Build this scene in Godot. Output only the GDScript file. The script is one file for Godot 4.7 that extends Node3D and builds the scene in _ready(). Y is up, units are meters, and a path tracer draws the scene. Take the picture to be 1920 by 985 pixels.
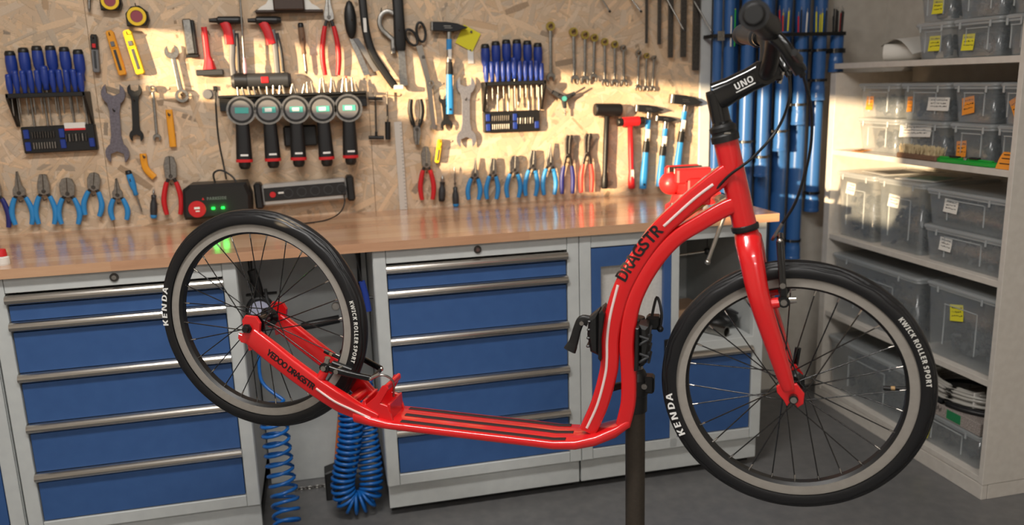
extends Node3D
# Bicycle workshop corner: a red kick scooter held in a repair stand in front of a
# workbench, a tool wall, blue pipes and a shelf of clear bins. Metres, y up.

var M := {}                     # materials
var used := {}                  # names already taken
var wall_node: Node3D           # the tool wall, carries its boards and hooks
var rng := RandomNumberGenerator.new()

# ------------------------------------------------------------------ mesh kit
class Kit:
	var st := SurfaceTool.new()
	var x := Transform3D.IDENTITY
	var group := 1
	func _init():
		st.begin(Mesh.PRIMITIVE_TRIANGLES)
	func flat():
		st.set_smooth_group(-1)
	func smooth():
		group += 1
		st.set_smooth_group(group)
	func tri(a: Vector3, b: Vector3, c: Vector3):
		# a, b, c counter-clockwise seen from outside
		st.add_vertex(x * a); st.add_vertex(x * c); st.add_vertex(x * b)
	func quad(a: Vector3, b: Vector3, c: Vector3, d: Vector3):
		tri(a, b, c); tri(a, c, d)
	func box(c: Vector3, s: Vector3, bev := 0.0):
		flat()
		var h := s * 0.5
		var e: float = min(bev, min(h.x, min(h.y, h.z)) * 0.9)
		if e <= 0.0:
			for ax in 3:
				for sg in [-1.0, 1.0]:
					var n := Vector3.ZERO; n[ax] = sg
					var u := Vector3.ZERO; u[(ax + 1) % 3] = 1.0
					var v := Vector3.ZERO; v[(ax + 2) % 3] = 1.0
					var o := c + n * h[ax]
					var du := u * h[(ax + 1) % 3]
					var dv := v * h[(ax + 2) % 3]
					if sg > 0: quad(o - du - dv, o + du - dv, o + du + dv, o - du + dv)
					else: quad(o - du - dv, o - du + dv, o + du + dv, o + du - dv)
			return
		for ax in 3:
			var a1 := (ax + 1) % 3
			var a2 := (ax + 2) % 3
			for sg in [-1.0, 1.0]:
				var p := []
				for k in [[-1, -1], [1, -1], [1, 1], [-1, 1]]:
					var q := Vector3.ZERO
					q[ax] = sg * h[ax]; q[a1] = k[0] * (h[a1] - e); q[a2] = k[1] * (h[a2] - e)
					p.append(c + q)
				if sg > 0: quad(p[0], p[1], p[2], p[3])
				else: quad(p[0], p[3], p[2], p[1])
			for s1 in [-1.0, 1.0]:
				for s2 in [-1.0, 1.0]:
					var e1 := Vector3.ZERO; e1[a1] = s1 * h[a1]; e1[a2] = s2 * (h[a2] - e)
					var e2 := Vector3.ZERO; e2[a1] = s1 * (h[a1] - e); e2[a2] = s2 * h[a2]
					var l := Vector3.ZERO; l[ax] = h[ax] - e
					if s1 * s2 > 0: quad(c + e1 - l, c + e2 - l, c + e2 + l, c + e1 + l)
					else: quad(c + e1 - l, c + e1 + l, c + e2 + l, c + e2 - l)
		for sx in [-1.0, 1.0]:
			for sy in [-1.0, 1.0]:
				for sz in [-1.0, 1.0]:
					var a := c + Vector3(sx * h.x, sy * (h.y - e), sz * (h.z - e))
					var b := c + Vector3(sx * (h.x - e), sy * h.y, sz * (h.z - e))
					var d := c + Vector3(sx * (h.x - e), sy * (h.y - e), sz * h.z)
					if sx * sy * sz > 0: tri(a, b, d)
					else: tri(a, d, b)
	# a swept tube; prof is the cross-section (counter-clockwise), scaled by rad at each point
	func sweep(path: Array, rad: Array, prof: Array, up := Vector3(0, 0, 1), caps := true, closed := false):
		var n := path.size()
		var m := prof.size()
		var rings := []
		for i in n:
			var t: Vector3
			if closed: t = path[(i + 1) % n] - path[(i + n - 1) % n]
			else: t = path[min(i + 1, n - 1)] - path[max(i - 1, 0)]
			t = t.normalized()
			var sd := up.cross(t)
			if sd.length() < 0.05: sd = Vector3(1, 0, 0.3).cross(t)
			sd = sd.normalized()
			var u2 := t.cross(sd)
			var ring := []
			var r: float = rad[i % rad.size()] if rad.size() >= n else rad[0]
			for k in m:
				ring.append(path[i] + (sd * prof[k].x + u2 * prof[k].y) * r)
			rings.append(ring)
		smooth()
		var last := n if closed else n - 1
		for i in last:
			var a: Array = rings[i]
			var b: Array = rings[(i + 1) % n]
			for k in m:
				var k2 := (k + 1) % m
				quad(a[k], a[k2], b[k2], b[k])
		if caps and not closed:
			flat()
			for k in range(1, m - 1):
				tri(rings[0][0], rings[0][k + 1], rings[0][k])
				tri(rings[n - 1][0], rings[n - 1][k], rings[n - 1][k + 1])
	func circle(n: int, sx := 1.0, sy := 1.0) -> Array:
		var p := []
		for k in n: p.append(Vector2(cos(TAU * k / n) * sx, sin(TAU * k / n) * sy))
		return p
	func rrect(w: float, h: float, r: float, seg := 3) -> Array:
		var p := []
		for q in 4:
			var cx: float = (w / 2 - r) * [1, -1, -1, 1][q]
			var cy: float = (h / 2 - r) * [1, 1, -1, -1][q]
			for k in seg + 1:
				var a := PI / 2 * (q + float(k) / seg)
				p.append(Vector2(cx + cos(a) * r, cy + sin(a) * r))
		return p
	func tube(path: Array, r, n := 10, caps := true, closed := false):
		var rr: Array = r if r is Array else [r]
		sweep(path, rr, circle(n), Vector3(0.013, 0.021, 1).normalized(), caps, closed)
	func rod(a: Vector3, b: Vector3, r: float, n := 10, r2 := -1.0):
		var d := (b - a).normalized()
		var up := Vector3(0, 0, 1) if absf(d.z) < 0.9 else Vector3(0, 1, 0)
		sweep([a, b], [r, r2 if r2 >= 0.0 else r], circle(n), up)
	# profile of (radius, y) turned round the y axis, then placed by t
	func lathe(prof: Array, n: int, t := Transform3D.IDENTITY, split := true):
		for i in prof.size() - 1:
			if split or i == 0: smooth()
			for k in n:
				var a := TAU * k / n
				var b := TAU * (k + 1) / n
				var p0 := t * Vector3(prof[i].x * cos(a), prof[i].y, -prof[i].x * sin(a))
				var p1 := t * Vector3(prof[i].x * cos(b), prof[i].y, -prof[i].x * sin(b))
				var p2 := t * Vector3(prof[i + 1].x * cos(b), prof[i + 1].y, -prof[i + 1].x * sin(b))
				var p3 := t * Vector3(prof[i + 1].x * cos(a), prof[i + 1].y, -prof[i + 1].x * sin(a))
				if prof[i].x > 1e-6: tri(p0, p1, p2)
				if prof[i + 1].x > 1e-6: tri(p0, p2, p3)
	func ball(c: Vector3, r: float, n := 10, s := Vector3.ONE):
		var p := []
		for i in n / 2 + 1:
			var a := -PI / 2 + PI * i / (n / 2)
			p.append(Vector2(cos(a) * r, sin(a) * r))
		lathe(p, n, Transform3D(Basis.from_scale(s), c), false)
	# outline in x, y given depth from z0 to z1, edges bevelled
	func prism(poly, z0: float, z1: float, bev := 0.0):
		var pts := PackedVector2Array(poly)
		if Geometry2D.is_polygon_clockwise(pts): pts.reverse()
		var n := pts.size()
		var inn := PackedVector2Array()
		for i in n:
			var a := (pts[i] - pts[(i + n - 1) % n]).normalized()
			var b := (pts[(i + 1) % n] - pts[i]).normalized()
			var na := Vector2(-a.y, a.x)
			var nb := Vector2(-b.y, b.x)
			var mm := (na + nb)
			var q: float = max(0.35, 1.0 + na.dot(nb))
			inn.append(pts[i] + mm / q * bev)
		var tr := Geometry2D.triangulate_polygon(pts)
		flat()
		var zi0 := z0 + bev
		var zi1 := z1 - bev
		for k in range(0, tr.size(), 3):
			var a := inn[tr[k]]; var b := inn[tr[k + 1]]; var c := inn[tr[k + 2]]
			if (b - a).cross(c - a) < 0:
				var s := b; b = c; c = s
			tri(Vector3(a.x, a.y, z1), Vector3(b.x, b.y, z1), Vector3(c.x, c.y, z1))
			tri(Vector3(a.x, a.y, z0), Vector3(c.x, c.y, z0), Vector3(b.x, b.y, z0))
		for i in n:
			var j := (i + 1) % n
			var p := pts[i]; var q2 := pts[j]
			quad(Vector3(p.x, p.y, zi0), Vector3(q2.x, q2.y, zi0), Vector3(q2.x, q2.y, zi1), Vector3(p.x, p.y, zi1))
			if bev > 0:
				quad(Vector3(p.x, p.y, zi1), Vector3(q2.x, q2.y, zi1), Vector3(inn[j].x, inn[j].y, z1), Vector3(inn[i].x, inn[i].y, z1))
				quad(Vector3(inn[i].x, inn[i].y, z0), Vector3(inn[j].x, inn[j].y, z0), Vector3(q2.x, q2.y, zi0), Vector3(p.x, p.y, zi0))
	# flat ring of material (a washer, a wrench eye) round z
	func washer(c: Vector3, r0: float, r1: float, z0: float, z1: float, n := 18):
		var t := Transform3D(Basis(Vector3(1, 0, 0), Vector3(0, 0, 1), Vector3(0, -1, 0)), c)
		lathe([Vector2(r0, z0), Vector2(r1, z0), Vector2(r1, z1), Vector2(r0, z1), Vector2(r0, z0)], n, t)
	func disc(c: Vector3, r: float, z0: float, z1: float, n := 16, bev := 0.0):
		var t := Transform3D(Basis(Vector3(1, 0, 0), Vector3(0, 0, 1), Vector3(0, -1, 0)), c)
		lathe([Vector2(0, z0), Vector2(r - bev, z0), Vector2(r, z0 + bev), Vector2(r, z1 - bev), Vector2(r - bev, z1), Vector2(0, z1)], n, t)
	func text(s: String, size: float, depth: float, t: Transform3D, font: Font):
		var tm := TextMesh.new()
		tm.text = s; tm.font = font; tm.font_size = 32; tm.pixel_size = size / 23.0
		tm.depth = depth; tm.curve_step = 2.0
		var am := tm.get_mesh_arrays()
		var vs: PackedVector3Array = am[Mesh.ARRAY_VERTEX]
		var ix = am[Mesh.ARRAY_INDEX]
		flat()
		if ix != null and ix.size() > 0:
			for k in ix: st.add_vertex(x * (t * vs[k]))
		else:
			for v in vs: st.add_vertex(x * (t * v))
	func done() -> ArrayMesh:
		st.generate_normals()
		st.index()
		return st.commit()

func spline(pts: Array, per := 6) -> Array:
	var out := []
	for i in pts.size() - 1:
		var p0 = pts[max(i - 1, 0)]; var p1 = pts[i]; var p2 = pts[i + 1]; var p3 = pts[min(i + 2, pts.size() - 1)]
		for k in per:
			var t := float(k) / per
			out.append(0.5 * ((2.0 * p1) + (p2 - p0) * t + (2.0 * p0 - 5.0 * p1 + 4.0 * p2 - p3) * t * t + (3.0 * p1 - p0 - 3.0 * p2 + p3) * t * t * t))
	out.append(pts[pts.size() - 1])
	return out

# ------------------------------------------------------------------ scene kit
func numbered(called: String) -> String:
	if not used.has(called):
		used[called] = 0
		return called
	used[called] += 1
	return "%s_%03d" % [called, used[called]]

func thing(called: String, label: String, category: String, at := Vector3.ZERO, group := "") -> Node3D:
	var o := Node3D.new()
	o.name = numbered(called)
	add_child(o)
	o.position = at
	o.set_meta("label", label); o.set_meta("category", category)
	if group: o.set_meta("group", group)
	return o

func put(mesh: Mesh, called: String, m: Material, parent: Node) -> MeshInstance3D:
	var o := MeshInstance3D.new()
	o.name = called
	o.mesh = mesh
	o.material_override = m
	parent.add_child(o, true)
	return o

func part(k: Kit, called: String, m: Material, parent: Node) -> MeshInstance3D:
	return put(k.done(), called, m, parent)

func struct(k: Kit, called: String, m: Material) -> MeshInstance3D:
	var o := put(k.done(), called, m, self)
	o.set_meta("kind", "structure")
	return o

func copy_of(o: Node3D, at: Vector3, label := "") -> Node3D:
	var c: Node3D = o.duplicate()
	c.name = numbered(String(o.name).rstrip("_0123456789"))
	add_child(c)
	c.position = at
	if label: c.set_meta("label", label)
	return c

func mat(c: String, rough := 0.6, metal := 0.0, coat := 0.0) -> StandardMaterial3D:
	var m := StandardMaterial3D.new()
	m.albedo_color = Color(c)
	m.roughness = rough
	m.metallic = metal
	if coat > 0.0:
		m.clearcoat_enabled = true; m.clearcoat = coat; m.clearcoat_roughness = 0.08
	return m

func noisy(c0: String, c1: String, size_m: float, rough: float, metal := 0.0, seed_ := 1, octaves := 4) -> StandardMaterial3D:
	var f := FastNoiseLite.new()
	f.seed = seed_; f.frequency = 0.02; f.fractal_octaves = octaves
	var t := NoiseTexture2D.new()
	t.width = 512; t.height = 512; t.seamless = true; t.noise = f
	var g := Gradient.new()
	g.set_color(0, Color(c0)); g.set_color(1, Color(c1))
	t.color_ramp = g
	var m := StandardMaterial3D.new()
	m.albedo_texture = t
	m.uv1_triplanar = true; m.uv1_world_triplanar = true
	m.uv1_scale = Vector3.ONE / size_m
	m.roughness = rough; m.metallic = metal
	return m

# strand board: thousands of overlapping wood flakes
func osb_texture() -> ImageTexture:
	var w := 2048
	var h := 1024
	var px := PackedByteArray()
	px.resize(w * h * 3)
	var r := RandomNumberGenerator.new()
	r.seed = 71
	for i in w * h:
		px[i * 3] = 192; px[i * 3 + 1] = 167; px[i * 3 + 2] = 140
	for s in 5200:
		var len_: float = r.randf_range(40, 120)
		var wid: float = r.randf_range(5, 20)
		var ang: float = r.randfn(0.0, 0.75)
		if r.randf() < 0.3: ang += PI / 2
		var ca := cos(ang)
		var sa := sin(ang)
		var cx := r.randf() * w
		var cy := r.randf() * h
		var tone: float = r.randf_range(0.92, 1.07)
		var red: float = r.randf_range(-6, 7)
		var pick := r.randf()
		if pick < 0.03: tone = r.randf_range(0.70, 0.85)
		var b0 := 202.0 * tone + red
		var b1 := 177.0 * tone
		var b2 := 149.0 * tone - red
		var grain := r.randf() * 10.0
		var taper: float = r.randf_range(0.0, 0.6)
		var iu := 0
		var nu := int(len_)
		while iu < nu:
			var u := iu - len_ / 2
			var hw: float = wid * 0.5 * (1.0 - taper * absf(u) / len_)
			var v := -hw
			while v < hw:
				var xx := posmod(int(cx + u * ca - v * sa), w)
				var yy := posmod(int(cy + u * sa + v * ca), h)
				var e := 1.0
				if v > hw - 1.3: e = 0.91
				var gr := 1.0 + 0.035 * sin(v * 2.1 + grain) + 0.02 * sin(v * 5.3 + u * 0.05)
				var o := (yy * w + xx) * 3
				px[o] = clampi(int(b0 * e * gr), 0, 255)
				px[o + 1] = clampi(int(b1 * e * gr), 0, 255)
				px[o + 2] = clampi(int(b2 * e * gr), 0, 255)
				v += 0.9
			iu += 1
	var im := Image.create_from_data(w, h, false, Image.FORMAT_RGB8, px)
	im.generate_mipmaps()
	return ImageTexture.create_from_image(im)

func wood_texture(c0: Color, c1: Color, seed_: int) -> ImageTexture:
	var f := FastNoiseLite.new()
	f.seed = seed_; f.frequency = 1.0; f.fractal_octaves = 3
	var im := Image.create(512, 512, false, Image.FORMAT_RGB8)
	for y in 512:
		for xx in 512:
			var v := f.get_noise_2d(xx * 0.006, y * 0.11) * 0.5 + 0.5
			var w := f.get_noise_2d(xx * 0.05 + 90.0, y * 0.5) * 0.5 + 0.5
			im.set_pixel(xx, y, c0.lerp(c1, clampf(v * 0.75 + w * 0.25, 0.0, 1.0)))
	im.generate_mipmaps()
	return ImageTexture.create_from_image(im)

# ------------------------------------------------------------------ build
func _ready():
	rng.seed = 5
	# camera
	var cam := Camera3D.new()
	cam.name = "camera"
	add_child(cam)
	cam.position = Vector3(-0.4709, 1.3016, 2.9056)
	cam.rotation_order = EULER_ORDER_YXZ
	cam.rotation = Vector3(-0.2165, -0.2244, -0.0315)
	cam.fov = 35.36
	cam.near = 0.05
	var lens := CameraAttributesPhysical.new()
	lens.frustum_focal_length = 37.65
	lens.frustum_focus_distance = 1.85
	lens.exposure_aperture = 3.6
	cam.attributes = lens
	cam.current = true
	# sky, exposure
	var we := WorldEnvironment.new()
	we.name = "environment"
	var env := Environment.new()
	env.background_mode = Environment.BG_SKY
	var sky := Sky.new()
	var sm := ProceduralSkyMaterial.new()
	sm.sky_top_color = Color("5f7fae"); sm.sky_horizon_color = Color("d8c6ac")
	sm.ground_horizon_color = Color("a89a88"); sm.ground_bottom_color = Color("5a534a")
	sm.sun_angle_max = 1.0
	sky.sky_material = sm
	env.sky = sky
	env.ambient_light_source = Environment.AMBIENT_SOURCE_SKY
	env.tonemap_mode = Environment.TONE_MAPPER_LINEAR
	env.tonemap_exposure = 1.0
	env.sdfgi_enabled = true; env.ssao_enabled = true; env.ssil_enabled = true
	we.environment = env
	add_child(we)
	# low evening sun, through the window in the left wall
	var sun := DirectionalLight3D.new()
	sun.name = "sun"
	add_child(sun)
	sun.look_at_from_position(Vector3.ZERO, Vector3(1.4, -0.178, -1.0))
	sun.light_color = Color("ffe0b4")
	sun.light_energy = 5.2
	sun.light_angular_distance = 0.6
	sun.shadow_enabled = true
	make_materials()
	# ceiling lamps
	ceiling_lamp(Vector3(-0.75, 2.66, 1.85), "white ceiling lamp panel next to the scooter", 5.0)
	ceiling_lamp(Vector3(-0.45, 2.66, 4.0), "white ceiling lamp panel in the middle of the room", 4.2)
	ceiling_lamp(Vector3(-0.45, 2.66, 5.9), "white ceiling lamp panel at the far end of the room", 4.2)
	room()
	bench()
	scooter()
	repair_stand()
	shelf_unit()
	pipes()
	tool_wall()
	small_things()

func ceiling_lamp(at: Vector3, label: String, power: float):
	var t := thing("ceiling_lamp", label, "lamp", at)
	var k := Kit.new()
	k.box(Vector3(0, 0.02, 0), Vector3(1.24, 0.04, 0.34), 0.004)
	part(k, "housing", M.white, t)
	k = Kit.new()
	k.box(Vector3(0, -0.003, 0), Vector3(1.16, 0.006, 0.26))
	part(k, "diffuser", M.lamp, t)
	var l := AreaLight3D.new()
	l.name = "lamp_light"
	t.add_child(l)
	l.position = Vector3(0, -0.012, 0)
	l.rotation.x = -PI / 2
	l.area_size = Vector2(1.16, 0.26)
	l.light_color = Color("fdfaf6")
	l.light_energy = power
	l.area_range = 12.0
	l.area_attenuation = 2.0
	l.shadow_enabled = true

func make_materials():
	M.white = mat("d9d6cf", 0.5)
	M.lamp = mat("fff4e4", 0.6)
	M.lamp.emission_enabled = true; M.lamp.emission = Color("fff0dc"); M.lamp.emission_energy_multiplier = 1.5
	M.plaster = noisy("b9b2a8", "c9c3b9", 0.8, 0.9, 0.0, 3)
	M.floor = noisy("5f5f60", "6f6e6d", 0.55, 0.34, 0.0, 9, 5)
	M.osb = StandardMaterial3D.new()
	M.osb.albedo_texture = osb_texture()
	M.osb.uv1_triplanar = true; M.osb.uv1_world_triplanar = true
	M.osb.uv1_scale = Vector3(0.4, 0.8, 0.4)
	M.osb.roughness = 0.72
	M.wood = []
	var wc := [["c49a76", "d3ac89"], ["bd9170", "cea582"], ["cba382", "d9b594"], ["b58868", "c89c7b"]]
	for i in 4:
		var m := StandardMaterial3D.new()
		m.albedo_texture = wood_texture(Color(wc[i][0]), Color(wc[i][1]), 20 + i)
		m.uv1_triplanar = true; m.uv1_scale = Vector3(1.1, 1.1, 1.1); m.uv1_offset = Vector3(0.13 * i, 0.31 * i, 0)
		m.roughness = 0.24
		m.clearcoat_enabled = true; m.clearcoat = 0.6; m.clearcoat_roughness = 0.12
		M.wood.append(m)
	M.cab = noisy("bbbebd", "c3c6c4", 0.5, 0.45, 0.0, 12)
	M.cabdark = mat("7c7c79", 0.5)
	M.blue = noisy("34568a", "395c91", 0.6, 0.4, 0.0, 14)
	M.chrome = mat("c9c4bd", 0.22, 1.0)
	M.steel = noisy("8f8c88", "b3b0aa", 0.12, 0.34, 1.0, 15)
	M.steeldark = noisy("55524f", "6e6a66", 0.1, 0.4, 1.0, 16)
	M.black = mat("151515", 0.45)
	M.blackgloss = mat("0d0d0e", 0.18, 0.0, 0.5)
	M.rubber = noisy("0f0f11", "161618", 0.05, 0.44, 0.0, 17)
	M.rubberw = mat("d8d6cf", 0.6)
	M.grey = mat("6b6b6c", 0.5)
	M.darkgrey = mat("303133", 0.5)
	M.red = mat("d3161a", 0.26, 0.0, 0.8)
	M.redplastic = mat("c71f25", 0.4)
	M.redpaint = mat("cf2a2c", 0.36)
	M.darkstrip = mat("2a1718", 0.7)
	M.stripe = mat("e7cfca", 0.5)
	M.print = mat("1a0d0f", 0.5)
	M.white_print = mat("e9e8e4", 0.5)
	M.rim = noisy("948e86", "a09a92", 0.2, 0.5, 0.15, 18)
	M.pipe = mat("2f5c96", 0.28)
	M.handle = mat("2b86c6", 0.4)
	M.navy = mat("23286f", 0.42)
	M.bluegrip = mat("1d3788", 0.4)
	M.yellow = mat("e8c11c", 0.45)
	M.orange = mat("e2981f", 0.45)
	M.green = mat("0f9a33", 0.4)
	M.brass = mat("c2ad58", 0.34, 0.9)
	M.brown = noisy("6a4f3c", "7d604a", 0.1, 0.7, 0.0, 22)
	M.teal = mat("4fa7a0", 0.35)
	M.note_yellow = mat("d9d02e", 0.8)
	M.note_orange = mat("e8932e", 0.8)
	M.paper = mat("dcd9d2", 0.8)
	M.ink = mat("2b2926", 0.8)
	M.shelf = noisy("c4bdb4", "d0cac1", 0.4, 0.5, 0.0, 24)
	M.bin = mat("bcc3c6", 0.2)
	M.bin.albedo_color.a = 0.15
	M.bin.transparency = BaseMaterial3D.TRANSPARENCY_ALPHA
	M.lid = mat("c3c8c9", 0.25)
	M.lid.albedo_color.a = 0.42
	M.lid.transparency = BaseMaterial3D.TRANSPARENCY_ALPHA
	M.junk = noisy("17191c", "4a4f55", 0.06, 0.5, 0.0, 25)
	M.junk2 = noisy("2c3034", "7e8488", 0.07, 0.35, 0.0, 26)
	M.glass = mat("dfe8ea", 0.03)
	M.glass.albedo_color.a = 0.08
	M.glass.transparency = BaseMaterial3D.TRANSPARENCY_ALPHA
	M.card = noisy("8d6c48", "9d7a54", 0.2, 0.85, 0.0, 27)
	M.led = mat("20ff60", 0.4)
	M.led.emission_enabled = true; M.led.emission = Color("20ff50"); M.led.emission_energy_multiplier = 1.8
	M.pole = noisy("3c352d", "473f36", 0.1, 0.5, 0.3, 28)
	M.hose = mat("1560ad", 0.32)
	M.bristle = noisy("c9b48a", "ddcba4", 0.03, 0.9, 0.0, 29)
	var f := SystemFont.new()
	f.font_names = PackedStringArray(["Droid Sans"])
	f.font_weight = 700
	M.font = f

func room():
	var x0 := -2.4
	var x1 := 1.75
	var z1 := 7.2
	var top := 2.7
	var k := Kit.new()
	k.box(Vector3((x0 + x1) / 2, -0.05, z1 / 2 - 0.1), Vector3(x1 - x0 + 0.4, 0.1, z1 + 0.6))
	struct(k, "floor", M.floor)
	k = Kit.new()
	k.box(Vector3((x0 + x1) / 2, top + 0.05, z1 / 2 - 0.1), Vector3(x1 - x0 + 0.4, 0.1, z1 + 0.6))
	struct(k, "ceiling", M.white)
	# tool wall: plaster behind, strand boards in front of it
	var wb := Node3D.new()
	wb.name = "wall_back"
	add_child(wb)
	wb.set_meta("kind", "structure")
	wall_node = wb
	k = Kit.new()
	k.box(Vector3((x0 + x1) / 2, top / 2, -0.12), Vector3(x1 - x0 + 0.4, top, 0.14))
	part(k, "plaster", M.plaster, wb)
	for b in [[-2.38, -1.1458], [-1.1448, -0.2928], [-0.2918, 0.929]]:
		k = Kit.new()
		k.box(Vector3((b[0] + b[1]) / 2, 1.45, -0.0255), Vector3(b[1] - b[0], 1.2, 0.051), 0.001)
		part(k, "strand_board", M.osb, wb)
	k = Kit.new()
	k.box(Vector3(0.952, 1.45, -0.022), Vector3(0.044, 1.2, 0.056), 0.002)
	part(k, "edge_profile", M.cab, wb)
	k = Kit.new()
	k.box(Vector3(x1 + 0.1, top / 2, z1 / 2), Vector3(0.2, top, z1 + 0.2))
	struct(k, "wall_right", M.plaster)
	k = Kit.new()
	k.box(Vector3((x0 + x1) / 2, top / 2, z1 + 0.1), Vector3(x1 - x0 + 0.4, top, 0.2))
	struct(k, "wall_front", M.plaster)
	# left wall with the window the sun comes through
	var wz0 := 1.0
	var wz1 := 3.33
	var wy0 := 1.24
	var wy1 := 1.72
	k = Kit.new()
	k.box(Vector3(x0 - 0.06, top / 2, wz0 / 2 - 0.1), Vector3(0.12, top, wz0 + 0.2))
	k.box(Vector3(x0 - 0.06, top / 2, (wz1 + z1) / 2 + 0.05), Vector3(0.12, top, z1 - wz1 + 0.1))
	k.box(Vector3(x0 - 0.06, wy0 / 2, (wz0 + wz1) / 2), Vector3(0.12, wy0, wz1 - wz0))
	k.box(Vector3(x0 - 0.06, (wy1 + top) / 2, (wz0 + wz1) / 2), Vector3(0.12, top - wy1, wz1 - wz0))
	struct(k, "wall_left", M.plaster)
	k = Kit.new()
	for y in [wy0 + 0.012, wy1 - 0.012]: k.box(Vector3(x0 - 0.1, y, (wz0 + wz1) / 2), Vector3(0.04, 0.024, wz1 - wz0))
	for z in [wz0 + 0.012, wz1 - 0.012]: k.box(Vector3(x0 - 0.1, (wy0 + wy1) / 2, z), Vector3(0.04, wy1 - wy0, 0.024))
	var wf := struct(k, "window_1", M.white)
	k = Kit.new()
	k.box(Vector3(x0 - 0.1, (wy0 + wy1) / 2, (wz0 + wz1) / 2), Vector3(0.006, wy1 - wy0, wz1 - wz0))
	part(k, "pane", M.glass, wf)
	k = Kit.new()
	k.box(Vector3(x0 + 0.05, wy0 - 0.012, (wz0 + wz1) / 2), Vector3(0.20, 0.022, wz1 - wz0 + 0.1), 0.002)
	part(k, "window_sill", M.white, wf)
	# boxes standing on the window sill: they cut the lower edge of the sunlight
	for b in [[0.93, 1.575, 0.215, "long cardboard box on the window sill"], [1.60, 1.885, 0.045, "flat small cardboard box on the window sill"], [2.14, 2.33, 0.055, "flat square cardboard box on the window sill"]]:
		var t := thing("cardboard_box", b[3], "box", Vector3(x0 + 0.075, wy0, (b[0] + b[1]) / 2))
		k = Kit.new()
		k.box(Vector3(0, b[2] / 2, 0), Vector3(0.11, b[2], b[1] - b[0]), 0.002)
		part(k, "carton", M.card, t)
		k = Kit.new()
		k.box(Vector3(0, b[2] + 0.0004, 0), Vector3(0.03, 0.0008, b[1] - b[0] - 0.004))
		part(k, "tape", M.paper, t)

# ------------------------------------------------------------------ workbench
const YT := 0.87
func cabinet_frame(t: Node3D, w: float, cols: Array):
	# carcass with open front, stiles 36 mm, top rail and bottom rail, plinth. local: x 0..w, z 0 = front
	var d := 0.55
	var k := Kit.new()
	k.box(Vector3(0.01, 0.475, -d / 2 - 0.01), Vector3(0.02, 0.727, d))
	k.box(Vector3(w - 0.01, 0.475, -d / 2 - 0.01), Vector3(0.02, 0.727, d))
	k.box(Vector3(w / 2, 0.475, -d), Vector3(w - 0.04, 0.727, 0.01))
	k.box(Vector3(w / 2, 0.122, -d / 2 - 0.01), Vector3(w - 0.04, 0.02, d))
	part(k, "carcass", M.cab, t)
	k = Kit.new()
	for xx in [0.019, w - 0.019]: k.box(Vector3(xx, 0.478, -0.012), Vector3(0.036, 0.732, 0.024), 0.0015)
	for c in cols: k.box(Vector3(c, 0.478, -0.0125), Vector3(0.026, 0.728, 0.022), 0.0015)
	k.box(Vector3(w / 2, 0.823, -0.0125), Vector3(w - 0.076, 0.042, 0.022), 0.0015)
	k.box(Vector3(w / 2, 0.129, -0.0125), Vector3(w - 0.076, 0.034, 0.022), 0.0015)
	part(k, "front_frame", M.cab, t)
	k = Kit.new()
	k.box(Vector3(w / 2, 0.0705, -0.03), Vector3(w - 0.006, 0.081, 0.02), 0.001)
	part(k, "plinth", M.cab, t)
	k = Kit.new()
	k.box(Vector3(w / 2, 0.015, -0.30), Vector3(w - 0.02, 0.03, 0.48))
	part(k, "base", M.black, t)

func lock(t: Node3D, at: Vector3):
	var k := Kit.new()
	k.disc(at, 0.0115, 0.0, 0.004, 18, 0.001)
	var m := part(k, "lock", M.steeldark, t)
	k = Kit.new()
	k.disc(at, 0.006, 0.004, 0.0052, 14)
	part(k, "lock_cylinder", M.chrome, m)

func drawer(t: Node3D, x0: float, x1: float, y0: float, y1: float):
	# blue front under a full-width rounded chrome pull
	var hh := 0.026
	var k := Kit.new()
	k.box(Vector3((x0 + x1) / 2, (y0 + y1 - hh) / 2 - 0.002, -0.014), Vector3(x1 - x0 - 0.006, y1 - y0 - hh - 0.006, 0.016), 0.001)
	var f := part(k, "drawer", M.blue, t)
	k = Kit.new()
	var prof := []
	for i in 9:
		var a := -PI / 2 + PI * i / 8
		prof.append(Vector2(cos(a) * 0.014, sin(a) * hh / 2))
	prof.append(Vector2(-0.006, hh / 2)); prof.append(Vector2(-0.006, -hh / 2))
	var poly := []
	for p in prof: poly.append(Vector2(-p.x, p.y))
	k.x = Transform3D(Basis(Vector3(0, 0, -1), Vector3(0, 1, 0), Vector3(1, 0, 0)), Vector3(0, y1 - hh / 2, -0.002))
	k.prism(poly, x0, x1)
	part(k, "drawer_pull", M.chrome, f)
	k = Kit.new()
	k.box(Vector3((x0 + x1) / 2, (y0 + y1) / 2, -0.26), Vector3(x1 - x0 - 0.02, y1 - y0 - 0.012, 0.47))
	part(k, "drawer_box", M.cabdark, f)

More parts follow.
